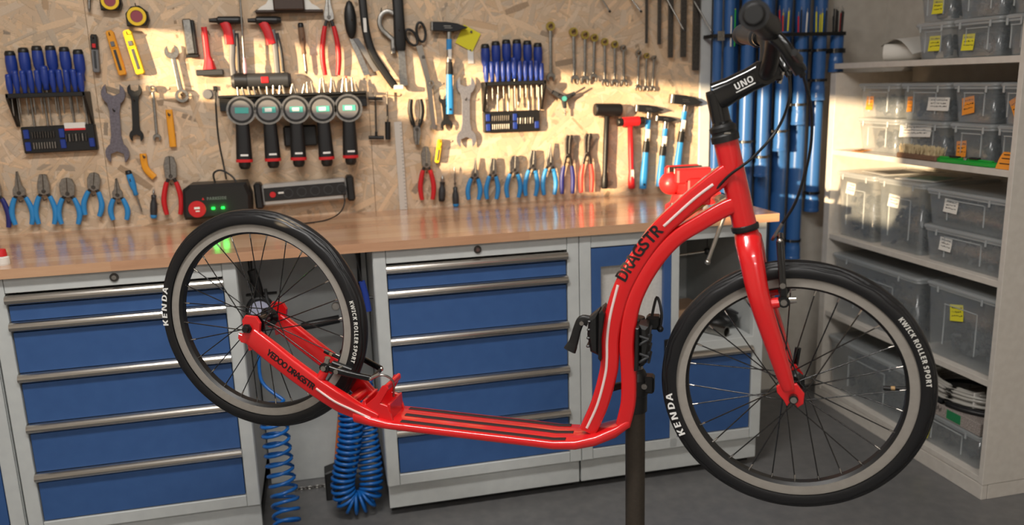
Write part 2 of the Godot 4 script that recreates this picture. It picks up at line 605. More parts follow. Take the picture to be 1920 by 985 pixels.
func bench():
	# glued beech worktop, stave by stave
	var t := thing("worktop", "glossy glued beech worktop running along the tool wall", "worktop", Vector3(0, YT - 0.026, 0))
	var r := RandomNumberGenerator.new()
	r.seed = 8
	var rows := 9
	var d := 0.5963
	var shapes := {}
	for i in rows:
		var xx := -2.3 - r.randf() * 0.2
		if i == 0: xx = -2.36
		while xx < 0.925:
			var len_: float = snappedf(r.randf_range(0.30, 0.72), 0.06)
			var x2: float = min(xx + len_, 0.925)
			if 0.925 - x2 < 0.12: x2 = 0.925
			xx = max(xx, -2.38)
			var key := snappedf(x2 - xx, 0.001)
			var k := Kit.new()
			k.box(Vector3(0, 0.013, 0), Vector3(x2 - xx, 0.026, d / rows))
			var o := part(k, "stave", M.wood[r.randi() % 4], t)
			o.position = Vector3((xx + x2) / 2, 0, d / rows * (i + 0.5))
			xx = x2
	var h := [[0.769 + 0.0, 0.797], [0.697, 0.723], [0.555, 0.581], [0.411, 0.437], [0.268, 0.294]]
	var edges := [0.797, 0.724, 0.581, 0.437, 0.294, 0.148]
	# two drawer cabinets
	for c in [[-1.333, "grey steel cabinet with five blue drawers beside the coiled hoses and the far cabinet"], [-0.347, "grey steel cabinet with five blue drawers behind the scooter deck"]]:
		var cb := thing("drawer_cabinet", c[1], "cabinet", Vector3(c[0], 0, 0.58), "drawer cabinets under the worktop")
		var w := 0.6152
		cabinet_frame(cb, w, [])
		lock(cb, Vector3(0.305, 0.824, -0.001))
		for i in 5: drawer(cb, 0.037, w - 0.037, edges[i + 1], edges[i])
	# cabinet at the left edge, only its door and stile in view
	var cl := thing("drawer_cabinet", "grey steel cabinet with a tall blue door", "cabinet", Vector3(-1.955, 0, 0.58))
	cl.set_meta("label", "grey steel cabinet with a tall blue door, left of the five-drawer cabinets")
	cabinet_frame(cl, 0.616, [])
	var k := Kit.new()
	k.box(Vector3(0.308, 0.475, -0.01), Vector3(0.536, 0.646, 0.016), 0.0015)
	var dr := part(k, "door", M.blue, cl)
	k = Kit.new()
	k.box(Vector3(0.1, 0.5, 0.004), Vector3(0.03, 0.12, 0.012), 0.003)
	part(k, "door_handle", M.black, dr)
	# cabinet with a windowed door, an open niche and a drawer
	var cr := thing("door_cabinet", "grey steel cabinet with a blue door, an open niche and a low blue drawer", "cabinet", Vector3(0.2686, 0, 0.58))
	var w2 := 0.6247
	cabinet_frame(cr, w2, [0.3145])
	k = Kit.new()
	# door with a square opening: four rails round it
	var dx0 := 0.038; var dx1 := 0.300
	k.box(Vector3((dx0 + dx1) / 2, 0.770, -0.01), Vector3(dx1 - dx0, 0.058, 0.016))
	k.box(Vector3(0.0535, 0.633, -0.01), Vector3(0.031, 0.216, 0.016))
	k.box(Vector3(0.288, 0.633, -0.01), Vector3(0.024, 0.216, 0.016))
	k.box(Vector3((dx0 + dx1) / 2, 0.3375, -0.01), Vector3(dx1 - dx0, 0.375, 0.016))
	var dd := part(k, "door", M.blue, cr)
	k = Kit.new()
	k.box(Vector3(0.172, 0.633, -0.026), Vector3(0.235, 0.226, 0.006))
	part(k, "steel_panel", noisy("cfccc6", "dfdcd6", 0.12, 0.4, 0.1, 41), dd)
	k = Kit.new()
	k.box(Vector3(0.2885, 0.452, -0.001), Vector3(0.02, 0.07, 0.006), 0.002)
	part(k, "recessed_handle", M.black, dd)
	# niche: shelf board, divider
	k = Kit.new()
	k.box(Vector3(0.3145, 0.475, -0.28), Vector3(0.016, 0.70, 0.50))
	part(k, "divider", M.cab, cr)
	k = Kit.new()
	k.box(Vector3(0.456, 0.452, -0.275), Vector3(0.266, 0.03, 0.55), 0.001)
	part(k, "niche_shelf", M.cab, cr)
	drawer(cr, 0.329, w2 - 0.037, 0.148, 0.437)
	# grey sheet-metal back between the two drawer cabinets
	var bp := thing("back_sheet", "light grey sheet metal back between the two drawer cabinets", "panel", Vector3(-0.532, 0, 0.225))
	k = Kit.new()
	k.box(Vector3(0, 0.42, 0), Vector3(0.364, 0.838, 0.006), 0.001)
	part(k, "sheet", M.cab, bp)
	k = Kit.new()
	k.disc(Vector3(0.075, 0.60, 0), 0.014, 0.003, 0.012, 16, 0.002)
	part(k, "knob", M.chrome, bp)
	k = Kit.new()
	k.disc(Vector3(0.13, 0.61, 0), 0.011, 0.003, 0.010, 14, 0.002)
	part(k, "plug", M.black, bp)
	# things in the niche
	var wbk := thing("wood_block", "pale wooden block lying in the open niche of the door cabinet", "block", Vector3(0.70, 0.467, 0.34))
	k = Kit.new()
	k.box(Vector3(-0.01, 0.03, 0), Vector3(0.17, 0.06, 0.14), 0.003)
	part(k, "block", M.wood[2], wbk)
	var tb := thing("tube", "short grey metal tube lying in the niche before the wooden block", "tube", Vector3(0.742, 0.467, 0.51))
	k = Kit.new()
	k.x = Transform3D(Basis(Vector3(0, 1, 0), 0.5), Vector3(0, 0.018, 0))
	k.lathe([Vector2(0.018, -0.06), Vector2(0.018, 0.06), Vector2(0.015, 0.06), Vector2(0.015, -0.06), Vector2(0.018, -0.06)], 18, Transform3D(Basis(Vector3(1, 0, 0), PI / 2), Vector3.ZERO))
	part(k, "sleeve", M.steel, tb)
	k = Kit.new()
	k.x = Transform3D(Basis(Vector3(0, 1, 0), 0.5), Vector3(0, 0.018, 0))
	k.lathe([Vector2(0.0195, -0.06), Vector2(0.0195, -0.045), Vector2(0.018, -0.045)], 18, Transform3D(Basis(Vector3(1, 0, 0), PI / 2), Vector3.ZERO))
	part(k, "ring", M.chrome, tb)
	var bg := thing("pouch", "crumpled black pouch lying at the back of the niche", "pouch", Vector3(0.825, 0.467, 0.44))
	k = Kit.new()
	k.ball(Vector3(0, 0.028, 0), 0.05, 12, Vector3(0.9, 0.56, 1.2))
	k.ball(Vector3(-0.03, 0.022, 0.03), 0.035, 12, Vector3(1.2, 0.6, 0.8))
	part(k, "bag", M.black, bg)
	k = Kit.new()
	k.tube(spline([Vector3(-0.02, 0.05, 0.0), Vector3(0.0, 0.065, 0.03), Vector3(0.03, 0.05, 0.04)], 5), 0.004, 6)
	part(k, "strap", M.darkgrey, bg)
	# steel rod with a black knob hanging under the worktop in the niche
	var rd := thing("hanging_rod", "thin chrome rod with a black ball end hanging in the niche", "rod", Vector3(0.748, 0.835, 0.46))
	k = Kit.new()
	k.rod(Vector3(0, 0, 0), Vector3(0, -0.09, 0), 0.0022, 8)
	part(k, "hanger", M.black, rd)
	k = Kit.new()
	k.rod(Vector3(0, -0.1, 0), Vector3(-0.135, -0.108, 0), 0.004, 10)
	part(k, "rod", M.chrome, rd)
	k = Kit.new()
	k.ball(Vector3(0, -0.1, 0), 0.0125, 12)
	part(k, "knob", M.black, rd)

# ------------------------------------------------------------------ kick scooter
func lettering(k: Kit, s: String, size: float, at: Callable, start: float, spacing: float, depth := 0.0008):
	# letters one after another along a curve; at(distance) gives the frame of a letter centre
	var d := start
	for c in s:
		var w: float = M.font.get_string_size(c, HORIZONTAL_ALIGNMENT_LEFT, -1, 32).x * size / 23.0 * spacing
		if c != " ": k.text(c, size, depth, at.call(d + w / 2), M.font)
		d += w

func text_width(s: String, size: float, spacing: float) -> float:
	var d := 0.0
	for c in s: d += M.font.get_string_size(c, HORIZONTAL_ALIGNMENT_LEFT, -1, 32).x * size / 23.0 * spacing
	return d

func along(path: Array, z: float, flip := 1.0) -> Callable:
	return func(d: float) -> Transform3D:
		var acc := 0.0
		for i in path.size() - 1:
			var a: Vector3 = path[i]
			var b: Vector3 = path[i + 1]
			var l := a.distance_to(b)
			if acc + l >= d or i == path.size() - 2:
				var t := (b - a).normalized()
				var p := a + t * (d - acc)
				p.z = z
				return Transform3D(Basis(t, Vector3(-t.y, t.x, 0), Vector3(0, 0, 1)), p)
			acc += l
		return Transform3D.IDENTITY

func tyre_mesh() -> ArrayMesh:
	var k := Kit.new()
	k.smooth()
	var na := 360
	var ns := 54
	var pts := []
	for i in na:
		var a := TAU * i / na
		var ring := []
		for j in ns + 1:
			var s := -2.02 + 4.04 * j / ns      # 0 = crown of the tread
			var off := 0.0
			# two wavy grooves each side and one fine centre line
			var w1 := absf(fposmod(i / 15.0, 2.0) - 1.0)
			for sg in [-1.0, 1.0]:
				var d1: float = (s - sg * (0.50 + 0.30 * w1)) * 0.02
				var d2: float = (s - sg * (1.02 + 0.06 * sin(a * 24.0))) * 0.02
				off += 0.0036 * exp(-d1 * d1 / 0.0000026) + 0.0020 * exp(-d2 * d2 / 0.0000016)
			var r := 0.2285 + (0.0215 - off) * cos(s)
			var z := (0.0195 - off) * sin(s)
			ring.append(Vector3(r * cos(a), r * sin(a), z))
		pts.append(ring)
	for i in na:
		var p: Array = pts[i]
		var q: Array = pts[(i + 1) % na]
		for j in ns: k.quad(p[j], q[j], q[j + 1], p[j + 1])
	return k.done()

func wheel(parent: Node3D, called: String, tyre: Mesh, kenda_deg: float, sport_deg: float, valve_deg: float) -> MeshInstance3D:
	var k := Kit.new()
	var zt := Transform3D(Basis(Vector3(1, 0, 0), Vector3(0, 0, 1), Vector3(0, -1, 0)), Vector3.ZERO)
	# rim: dark box section, light brake track each side
	k.lathe([Vector2(0.1965, -0.007), Vector2(0.2016, -0.0128), Vector2(0.2025, -0.0128), Vector2(0.2025, 0.0128), Vector2(0.2016, 0.0128), Vector2(0.1965, 0.007), Vector2(0.1965, -0.007)], 120, zt)
	var w := part(k, called, M.black, parent)
	k = Kit.new()
	for s in [-1.0, 1.0]:
		if s > 0: k.lathe([Vector2(0.221, 0.006), Vector2(0.2195, 0.0135), Vector2(0.2018, 0.0135), Vector2(0.2018, 0.006)], 120, zt)
		else: k.lathe([Vector2(0.2018, -0.006), Vector2(0.2018, -0.0135), Vector2(0.2195, -0.0135), Vector2(0.221, -0.006)], 120, zt)
	part(k, "brake_track", M.rim, w)
	put(tyre, "tyre", M.rubber, w)
	k = Kit.new()
	var circ := func(r: float, a0: float, wide: float) -> Callable:
		return func(d: float) -> Transform3D:
			var a := a0 - d / r
			return Transform3D(Basis(Vector3(sin(a), -cos(a), 0) * wide, Vector3(cos(a), sin(a), 0), Vector3(0, 0, 1)), Vector3(r * cos(a), r * sin(a), 0.0193))
	var kw := text_width("KENDA", 0.0130, 1.62)
	lettering(k, "KENDA", 0.0130, circ.call(0.2345, deg_to_rad(kenda_deg) + kw / 2 / 0.2345, 1.35), 0.0, 1.62, 0.0012)
	part(k, "tyre_lettering", M.white_print, w)
	k = Kit.new()
	kw = text_width("KWICK ROLLER SPORT", 0.0088, 1.12)
	lettering(k, "KWICK ROLLER SPORT", 0.0088, circ.call(0.2325, deg_to_rad(sport_deg) + kw / 2 / 0.2325, 1.0), 0.0, 1.12, 0.0012)
	part(k, "tyre_lettering", M.rubberw, w)
	# hub
	k = Kit.new()
	k.lathe([Vector2(0, -0.05), Vector2(0.009, -0.05), Vector2(0.009, -0.032), Vector2(0.022, -0.031), Vector2(0.022, -0.028), Vector2(0.012, -0.024), Vector2(0.012, 0.024), Vector2(0.022, 0.028), Vector2(0.022, 0.031), Vector2(0.009, 0.032), Vector2(0.009, 0.05), Vector2(0, 0.05)], 24, zt)
	part(k, "hub", M.blackgloss, w)
	k = Kit.new()
	for sd in [-1, 1]: k.lathe([Vector2(0.0135, sd * 0.026 - 0.0008), Vector2(0.0215, sd * 0.0285 - 0.0008), Vector2(0.0215, sd * 0.0285 + 0.0008)], 24, zt)
	part(k, "hub_ring", M.steel, w)
	# 28 spokes, laced two-cross
	var p0 := Vector3(0.020, 0, 0.0295)
	var rim_p := Vector3(0.1975 * cos(0.95), 0.1975 * sin(0.95), 0.002)
	var len_ := p0.distance_to(rim_p)
	k = Kit.new()
	k.rod(Vector3.ZERO, Vector3(0, len_ - 0.011, 0), 0.0013, 6)
	var spoke := k.done()
	k = Kit.new()
	k.rod(Vector3(0, len_ - 0.012, 0), Vector3(0, len_, 0), 0.0019, 6)
	var nip := k.done()
	for i in 28:
		var side := 1.0 if i % 2 == 0 else -1.0
		var dirn := 1.0 if (i / 2) % 2 == 0 else -1.0
		var ra := TAU * i / 28.0 + 0.06
		var ha := ra - dirn * 0.95
		var a := Vector3(0.020 * cos(ha), 0.020 * sin(ha), side * 0.0295)
		var b := Vector3(0.1975 * cos(ra), 0.1975 * sin(ra), side * 0.002)
		var y := (b - a).normalized()
		var xx := y.cross(Vector3(0, 0, 1)).normalized()
		var tr := Transform3D(Basis(xx, y, xx.cross(y)), a)
		put(spoke, "spoke", M.blackgloss, w).transform = tr
		put(nip, "spoke_nipple", M.chrome, w).transform = tr
	# valve
	var va := deg_to_rad(valve_deg)
	var vd := Vector3(cos(va), sin(va), 0)
	k = Kit.new()
	k.rod(vd * 0.198, vd * 0.178, 0.0035, 8)
	k.rod(vd * 0.171, vd * 0.158, 0.0046, 8)
	var vm := part(k, "valve", M.black, w)
	k = Kit.new()
	k.rod(vd * 0.178, vd * 0.171, 0.0042, 8)
	vm = part(k, "valve_collar", mat("a8875a", 0.5), w)
	return w

func loft(k: Kit, rings: Array, caps := true):
	k.smooth()
	var m: int = rings[0].size()
	for i in rings.size() - 1:
		for j in m:
			var j2 := (j + 1) % m
			k.quad(rings[i][j], rings[i][j2], rings[i + 1][j2], rings[i + 1][j])
	if caps:
		k.flat()
		var n := rings.size() - 1
		for j in range(1, m - 1):
			k.tri(rings[0][0], rings[0][j + 1], rings[0][j])
			k.tri(rings[n][0], rings[n][j], rings[n][j + 1])

func brake(parent: Node3D, pivot: Vector3, tip: Vector3, half0: float, half1: float, out: Vector3) -> void:
	# V-brake: two arms from the bosses to the cable, pads, bolts
	for s in [-1.0, 1.0]:
		var a := pivot + Vector3(0, 0, s * half0)
		var b := tip + Vector3(0, 0, s * half1)
		var mid := a.lerp(b, 0.35) + Vector3(0, 0, s * 0.006)
		var k := Kit.new()
		k.sweep(spline([a - (b - a) * 0.08, a, mid, b], 5), [1.0], k.rrect(0.013, 0.009, 0.003, 2), Vector3(0, 0, 1))
		k.rod(a - Vector3(0, 0, 0.008 * s), a + Vector3(0, 0, 0.008 * s), 0.011, 12)
		var arm := part(k, "brake_arm", M.blackgloss, parent)
		k = Kit.new()
		k.rod(a + out * 0.010, a + out * 0.022, 0.0065, 10)
		part(k, "brake_bolt", M.chrome, arm)
		k = Kit.new()
		k.rod(a + Vector3(0, 0, 0.008 * s), a + Vector3(0, 0, 0.0125 * s), 0.006, 8)
		part(k, "pivot_cap", M.chrome, arm)
		k = Kit.new()
		k.ball(b, 0.0058, 8)
		part(k, "cable_bolt", M.chrome, arm)
		var pd := a.lerp(b, 0.28)
		k = Kit.new()
		k.box(Vector3.ZERO, Vector3(0.05, 0.011, 0.012), 0.002)
		var pad := part(k, "brake_pad", M.black, arm)
		pad.position = Vector3(pd.x, pd.y, s * 0.0235)
		pad.rotation.z = atan2(-out.x, out.y)
		k = Kit.new()
		k.rod(Vector3(pd.x, pd.y, s * 0.028), Vector3(pd.x, pd.y, s * (absf(pd.z) + 0.012)), 0.0055, 8)
		part(k, "pad_bolt", M.chrome, arm)

func scooter():
	var t := thing("kick_scooter", "glossy red kick scooter with black spoked wheels held in the repair stand", "scooter", Vector3(-0.622, 0.8001, 1.0619))
	t.rotation.y = -0.471
	var k := Kit.new()
	# main tubes
	var outer := spline([Vector3(0.992, 0.325, 0), Vector3(0.978, 0.315, 0), Vector3(0.945, 0.288, 0), Vector3(0.905, 0.252, 0), Vector3(0.867, 0.214, 0), Vector3(0.829, 0.160, 0), Vector3(0.800, 0.105, 0), Vector3(0.783, 0.050, 0), Vector3(0.774, 0.0, 0), Vector3(0.773, -0.044, 0), Vector3(0.769, -0.078, 0), Vector3(0.752, -0.142, 0), Vector3(0.727, -0.203, 0)], 5)
	var inner := spline([Vector3(1.006, 0.266, 0), Vector3(0.986, 0.257, 0), Vector3(0.945, 0.232, 0), Vector3(0.895, 0.197, 0), Vector3(0.851, 0.140, 0), Vector3(0.819, 0.070, 0), Vector3(0.8075, -0.005, 0), Vector3(0.809, -0.053, 0), Vector3(0.8105, -0.093, 0), Vector3(0.809, -0.139, 0), Vector3(0.799, -0.185, 0)], 5)
	k.sweep(outer, [1.0], k.rrect(0.036, 0.040, 0.0055, 3), Vector3(0, 0, 1))
	k.sweep(inner, [1.0], k.rrect(0.030, 0.038, 0.0055, 3), Vector3(0, 0, 1))
	# head tube
	var ha := Vector3(1.0245, 0.226, 0)
	var hb := Vector3(0.9865, 0.383, 0)
	k.rod(ha, hb, 0.0222, 32)
	# small cable stop between the tubes
	k.box(Vector3(0.952, 0.272, 0.008), Vector3(0.02, 0.012, 0.016), 0.002)
	# deck, widening from the nose, running into the stays
	var rings := []
	for s in [[0.225, -0.178, -0.208, 0.052], [0.262, -0.1925, -0.213, 0.052], [0.30, -0.200, -0.2165, 0.0515], [0.45, -0.207, -0.224, 0.051], [0.60, -0.2135, -0.231, 0.051], [0.66, -0.2165, -0.235, 0.050], [0.705, -0.2135, -0.2335, 0.047], [0.745, -0.204, -0.2265, 0.038], [0.785, -0.186, -0.211, 0.027], [0.812, -0.1675, -0.190, 0.019]]:
		var ring := []
		var hy: float = s[1] - s[2]
		for q in k.rrect(hy, s[3] * 2, hy * 0.38, 3): ring.append(Vector3(s[0], (s[1] + s[2]) / 2 + q.x, -q.y))
		ring.reverse()
		rings.append(ring)
	loft(k, rings)
	# rear stays and dropouts
	for s in [-1.0, 1.0]:
		var z: float = 0.057 * s
		var st := spline([Vector3(0.004, -0.018, z), Vector3(0.04, -0.045, z), Vector3(0.10, -0.0905, z), Vector3(0.17, -0.1395, z * 0.95), Vector3(0.225, -0.178, z * 0.72), Vector3(0.275, -0.198, z * 0.62)], 5)
		var rr := []
		for i in st.size(): rr.append(lerpf(0.92, 1.0, minf(1.0, i / 6.0)) * (1.0 if i < 18 else lerpf(1.0, 0.5, (i - 18) / 7.0)))
		k.sweep(st, rr, k.rrect(0.045, 0.019, 0.0055, 3), Vector3(0, 0, 1))
		k.prism([Vector2(0.019, -0.045), Vector2(0.03, 0.012), Vector2(0.022, 0.026), Vector2(-0.004, 0.028), Vector2(-0.013, 0.016), Vector2(-0.01, -0.006), Vector2(-0.016, -0.016), Vector2(-0.024, -0.013), Vector2(-0.027, -0.024), Vector2(-0.02, -0.033), Vector2(-0.006, -0.036), Vector2(-0.004, -0.052)], z - 0.004, z + 0.004, 0.001)
		# brake boss
		k.rod(Vector3(0.158, -0.108, z * 0.95), Vector3(0.168, -0.090, z * 0.9), 0.010, 12)
	# raised foot-stop yoke behind the deck
	for s in [-1.0, 1.0]:
		k.prism([Vector2(0.246, -0.205), Vector2(0.246, -0.172), Vector2(0.272, -0.150), Vector2(0.290, -0.124), Vector2(0.300, -0.121), Vector2(0.305, -0.129), Vector2(0.284, -0.163), Vector2(0.300, -0.168), Vector2(0.312, -0.205)], s * 0.034 - 0.0035, s * 0.034 + 0.0035, 0.001)
	k.sweep([Vector3(0.3, -0.127, -0.036), Vector3(0.3, -0.127, 0.036)], [1.0], k.rrect(0.009, 0.014, 0.003, 2), Vector3(0, 1, 0))
	k.box(Vector3(0.303, -0.184, 0), Vector3(0.006, 0.040, 0.070), 0.001)
	k.box(Vector3(0.246, -0.180, 0), Vector3(0.006, 0.042, 0.070), 0.001)
	k.sweep([Vector3(0.212, -0.168, -0.045), Vector3(0.212, -0.168, 0.045)], [1.0], k.rrect(0.026, 0.018, 0.006, 2), Vector3(0, 1, 0))
	var fr := part(k, "frame", M.red, t)
	# prints on the frame
	k = Kit.new()
	var dpath := [Vector3(0.7935, 0.117, 0), Vector3(0.812, 0.150, 0), Vector3(0.836, 0.186, 0), Vector3(0.872, 0.226, 0)]
	var dw := text_width("DRAGSTR", 0.0235, 0.80)
	lettering(k, "DRAGSTR", 0.0235, along(dpath, 0.0204), 0.002, 0.128 / dw * 0.80)
	part(k, "frame_lettering", M.print, fr)
	k = Kit.new()
	dw = text_width("YEDOO DRAGSTR", 0.0145, 0.9)
	lettering(k, "YEDOO DRAGSTR", 0.0145, along([Vector3(0.046, -0.0485, 0), Vector3(0.10, -0.0905, 0), Vector3(0.15, -0.1255, 0)], 0.0668), 0.0, 0.126 / dw * 0.9)
	part(k, "frame_lettering", M.print, fr)
	for sp in [[Vector3(0.966, 0.305, 0), Vector3(0.93, 0.276, 0), Vector3(0.877, 0.2255, 0)], [Vector3(0.7905, 0.109, 0), Vector3(0.776, 0.05, 0), Vector3(0.769, 0.0, 0), Vector3(0.768, -0.044, 0), Vector3(0.764, -0.08, 0), Vector3(0.748, -0.142, 0), Vector3(0.726, -0.194, 0)]]:
		k = Kit.new()
		var pth := []
		for p in spline(sp, 6): pth.append(p + Vector3(0, 0, 0.0202))
		k.sweep(pth, [1.0], k.rrect(0.005, 0.0012, 0.0003, 1), Vector3(0, 0, 1))
		part(k, "stripe", M.stripe, fr)
	k = Kit.new()
	var pth2 := []
	for p in spline([Vector3(0.152, -0.126, 0.0664), Vector3(0.19, -0.154, 0.0625), Vector3(0.225, -0.176, 0.0515), Vector3(0.262, -0.1945, 0.0455)], 6): pth2.append(p)
	k.sweep(pth2, [1.0], k.rrect(0.004, 0.003, 0.0003, 1), Vector3(0, 0, 1))
	part(k, "stripe", M.stripe, fr)
	for z in [-0.035, 0.0, 0.035]:
		k = Kit.new()
		k.sweep([Vector3(0.325 + z * 0.1, -0.2005, z), Vector3(0.45, -0.2066, z), Vector3(0.60, -0.2131, z), Vector3(0.66, -0.2161, z), Vector3(0.695 - absf(z) * 0.3, -0.2139, z)], [1.0], k.rrect(0.0016, 0.012, 0.0006, 1), Vector3(0, 0, 1))
		part(k, "grip_strip", M.darkstrip, fr)
	# headset
	var hax := (hb - ha).normalized()
	var hx := Vector3(hax.y, -hax.x, 0)
	var hbas := Basis(hx, hax, Vector3(0, 0, 1))
	k = Kit.new()
	var ht := Transform3D(hbas, hb)
	k.lathe([Vector2(0.012, -0.001), Vector2(0.0255, -0.001), Vector2(0.0255, 0.010), Vector2(0.0225, 0.013), Vector2(0.0225, 0.017), Vector2(0.024, 0.019), Vector2(0.024, 0.026), Vector2(0.018, 0.031), Vector2(0.012, 0.031)], 30, ht)
	var hs := part(k, "headset", M.black, t)
	k = Kit.new()
	k.lathe([Vector2(0.012, -0.011), Vector2(0.0245, -0.010), Vector2(0.0255, -0.006), Vector2(0.0255, 0.0), Vector2(0.0225, 0.0015)], 30, Transform3D(hbas, ha))
	part(k, "lower_race", M.black, hs)
	k = Kit.new()
	k.box(hb + hax * 0.0135 + hx * 0.006, Vector3(0.012, 0.004, 0.047), 0.001)
	part(k, "headset_mark", M.chrome, hs)
	# fork, turned a touch with the wheel
	var steer := Transform3D(Basis(hax, -0.07), Vector3.ZERO)
	steer.origin = ha - steer.basis * ha
	k = Kit.new()
	k.lathe([Vector2(0.0, -0.055), Vector2(0.022, -0.05), Vector2(0.0245, -0.03), Vector2(0.0215, -0.011), Vector2(0.0, -0.010)], 30, Transform3D(hbas, ha), false)
	for s in [-1.0, 1.0]:
		var lg := spline([Vector3(1.032, 0.198, s * 0.012), Vector3(1.040, 0.168, s * 0.034), Vector3(1.056, 0.10, s * 0.049), Vector3(1.083, 0.02, s * 0.052), Vector3(1.105, -0.045, s * 0.052), Vector3(1.114, -0.072, s * 0.052)], 5)
		var rr := []
		for i in lg.size(): rr.append(lerpf(1.2, 0.58, pow(float(i) / (lg.size() - 1), 1.1)))
		k.sweep(lg, rr, k.circle(18, 0.0205, 0.0165), Vector3(0, 0, 1))
		k.prism([Vector2(1.100, -0.062), Vector2(1.128, -0.060), Vector2(1.142, -0.078), Vector2(1.141, -0.098), Vector2(1.131, -0.106), Vector2(1.124, -0.096), Vector2(1.118, -0.096), Vector2(1.112, -0.105), Vector2(1.106, -0.094), Vector2(1.094, -0.080), Vector2(1.092, -0.068)], s * 0.052 - 0.004, s * 0.052 + 0.004, 0.001)
		# brake boss
		k.rod(Vector3(1.058, 0.085, s * 0.048), Vector3(1.090, 0.092, s * 0.044), 0.010, 12)
	var fk := part(k, "fork", M.red, t)
	fk.transform = steer
	# wheels
	var tm := tyre_mesh()
	var fw := wheel(t, "front_wheel", tm, 198.0, 24.0, 4.0)
	fw.transform = steer * Transform3D(Basis.IDENTITY, Vector3(1.1231, -0.0869, 0))
	var rw := wheel(t, "rear_wheel", tm, 173.0, -3.0, -24.0)
	k = Kit.new()
	for s in [-1.0, 1.0]:
		k.rod(Vector3(0, 0, s * 0.058), Vector3(0, 0, s * 0.066), 0.0105, 6)
		k.rod(Vector3(0, 0, s * 0.066), Vector3(0, 0, s * 0.074), 0.0065, 10)
	part(k, "axle_nut", M.black, rw)
	k = Kit.new()
	k.rod(Vector3(0, 0, 0.056), Vector3(0, 0, 0.066), 0.0085, 12)
	k.rod(Vector3(0, 0, -0.056), Vector3(0, 0, -0.072), 0.009, 12)
	k.sweep(spline([Vector3(0, 0, -0.068), Vector3(0.004, 0.02, -0.072), Vector3(0.008, 0.055, -0.07)], 4), [1.0], k.rrect(0.012, 0.006, 0.002, 2), Vector3(0, 0, 1))
	part(k, "quick_release", M.blackgloss, fw)
	k = Kit.new()
	k.rod(Vector3(0, 0, 0.066), Vector3(0, 0, 0.069), 0.006, 10)
	part(k, "axle_end", M.chrome, fw)
	# brakes
	var fb := Kit.new()
	fb.box(Vector3(1.09, 0.205, 0), Vector3(0.008, 0.008, 0.05), 0.002)
	var fbp := part(fb, "front_brake", M.black, t)
	fbp.transform = steer
	brake(fbp, Vector3(1.099, 0.095, 0), Vector3(1.088, 0.203, 0), 0.044, 0.028, Vector3(0.98, 0.2, 0))
	var rb := Kit.new()
	rb.box(Vector3(0.262, -0.112, 0), Vector3(0.008, 0.008, 0.05), 0.002)
	var rbp := part(rb, "rear_brake", M.black, t)
	brake(rbp, Vector3(0.170, -0.082, 0), Vector3(0.262, -0.110, 0), 0.050, 0.030, Vector3(0.3, 0.95, 0))
	# stem with print
	k = Kit.new()
	k.lathe([Vector2(0, 0.028), Vector2(0.0185, 0.028), Vector2(0.0185, 0.032), Vector2(0.0172, 0.036), Vector2(0.0172, 0.088), Vector2(0.0160, 0.094), Vector2(0, 0.095)], 28, ht)
	var arm_a := Vector3(0.9685, 0.462, 0)
	var arm_b := Vector3(1.050, 0.503, 0)
	k.sweep([arm_a, arm_a.lerp(arm_b, 0.3), arm_a.lerp(arm_b, 0.7), arm_b], [1.16, 1.0, 0.92, 1.0], k.rrect(0.047, 0.036, 0.014, 4), Vector3(0, 0, 1))
	k.rod(arm_b + Vector3(0.004, 0.001, -0.024), arm_b + Vector3(0.004, 0.001, 0.024), 0.0215, 24)
	k.box(arm_b + Vector3(0.024, -0.009, 0), Vector3(0.014, 0.012, 0.044), 0.003)
	var sm := part(k, "stem", M.blackgloss, t)
	k = Kit.new()
	var ad := (arm_b - arm_a).normalized()
	k.text("UNO", 0.0115, 0.0008, Transform3D(Basis(ad, Vector3(-ad.y, ad.x, 0), Vector3(0, 0, 1)), arm_a.lerp(arm_b, 0.56) + Vector3(0.001, 0.001, 0.0190)), M.font)
	k.sweep([arm_a.lerp(arm_b, 0.38) + Vector3(0.003, -0.0085, 0.0188), arm_a.lerp(arm_b, 0.78) + Vector3(0.003, -0.0085, 0.0184)], [1.0], k.rrect(0.0022, 0.001, 0.0003, 1), Vector3(0, 0, 1))
	part(k, "stem_lettering", M.white_print, sm)
	k = Kit.new()
	for z in [-0.014, 0.014]: k.rod(arm_b + Vector3(0.026, -0.02, z), arm_b + Vector3(0.031, 0.0, z), 0.0035, 8)
	part(k, "stem_bolt", M.chrome, sm)
	# riser bar, grips, levers
	k = Kit.new()
	var bar := []
	for s in [-1.0, 1.0]:
		var h := [Vector3(1.054, 0.504, 0), Vector3(1.054, 0.504, s * 0.035), Vector3(1.058, 0.528, s * 0.066), Vector3(1.059, 0.553, s * 0.094), Vector3(1.055, 0.566, s * 0.125), Vector3(1.040, 0.574, s * 0.20), Vector3(1.019, 0.583, s * 0.30)]
		k.tube(spline(h, 6), 0.0138, 18)
	var hbp := part(k, "handlebar", M.black, t)
	for s in [-1.0, 1.0]:
		var g0 := Vector3(1.0465, 0.571, s * 0.168)
		var g1 := Vector3(1.0185, 0.5835, s * 0.302)
		k = Kit.new()
		var gp := []
		var gr := []
		for i in 31:
			gp.append(g0.lerp(g1, i / 30.0))
			gr.append(0.0180 + (0.0006 if i % 3 == 1 else 0.0) + (0.0035 if i >= 28 else 0.0) + (0.0018 if i < 3 else 0.0))
		k.sweep(gp, gr, k.circle(28), Vector3(0, 1, 0))
		var gpart := part(k, "grip", M.darkgrey if s < 0 else M.rubber, hbp)
		k = Kit.new()
		var gd := (g1 - g0).normalized()
		k.rod(g1, g1 + gd * 0.004, 0.0165, 24, 0.013)
		part(k, "bar_end_cap", M.black, hbp)
		# brake lever: clamp, body reaching forward and down, blade along the grip
		k = Kit.new()
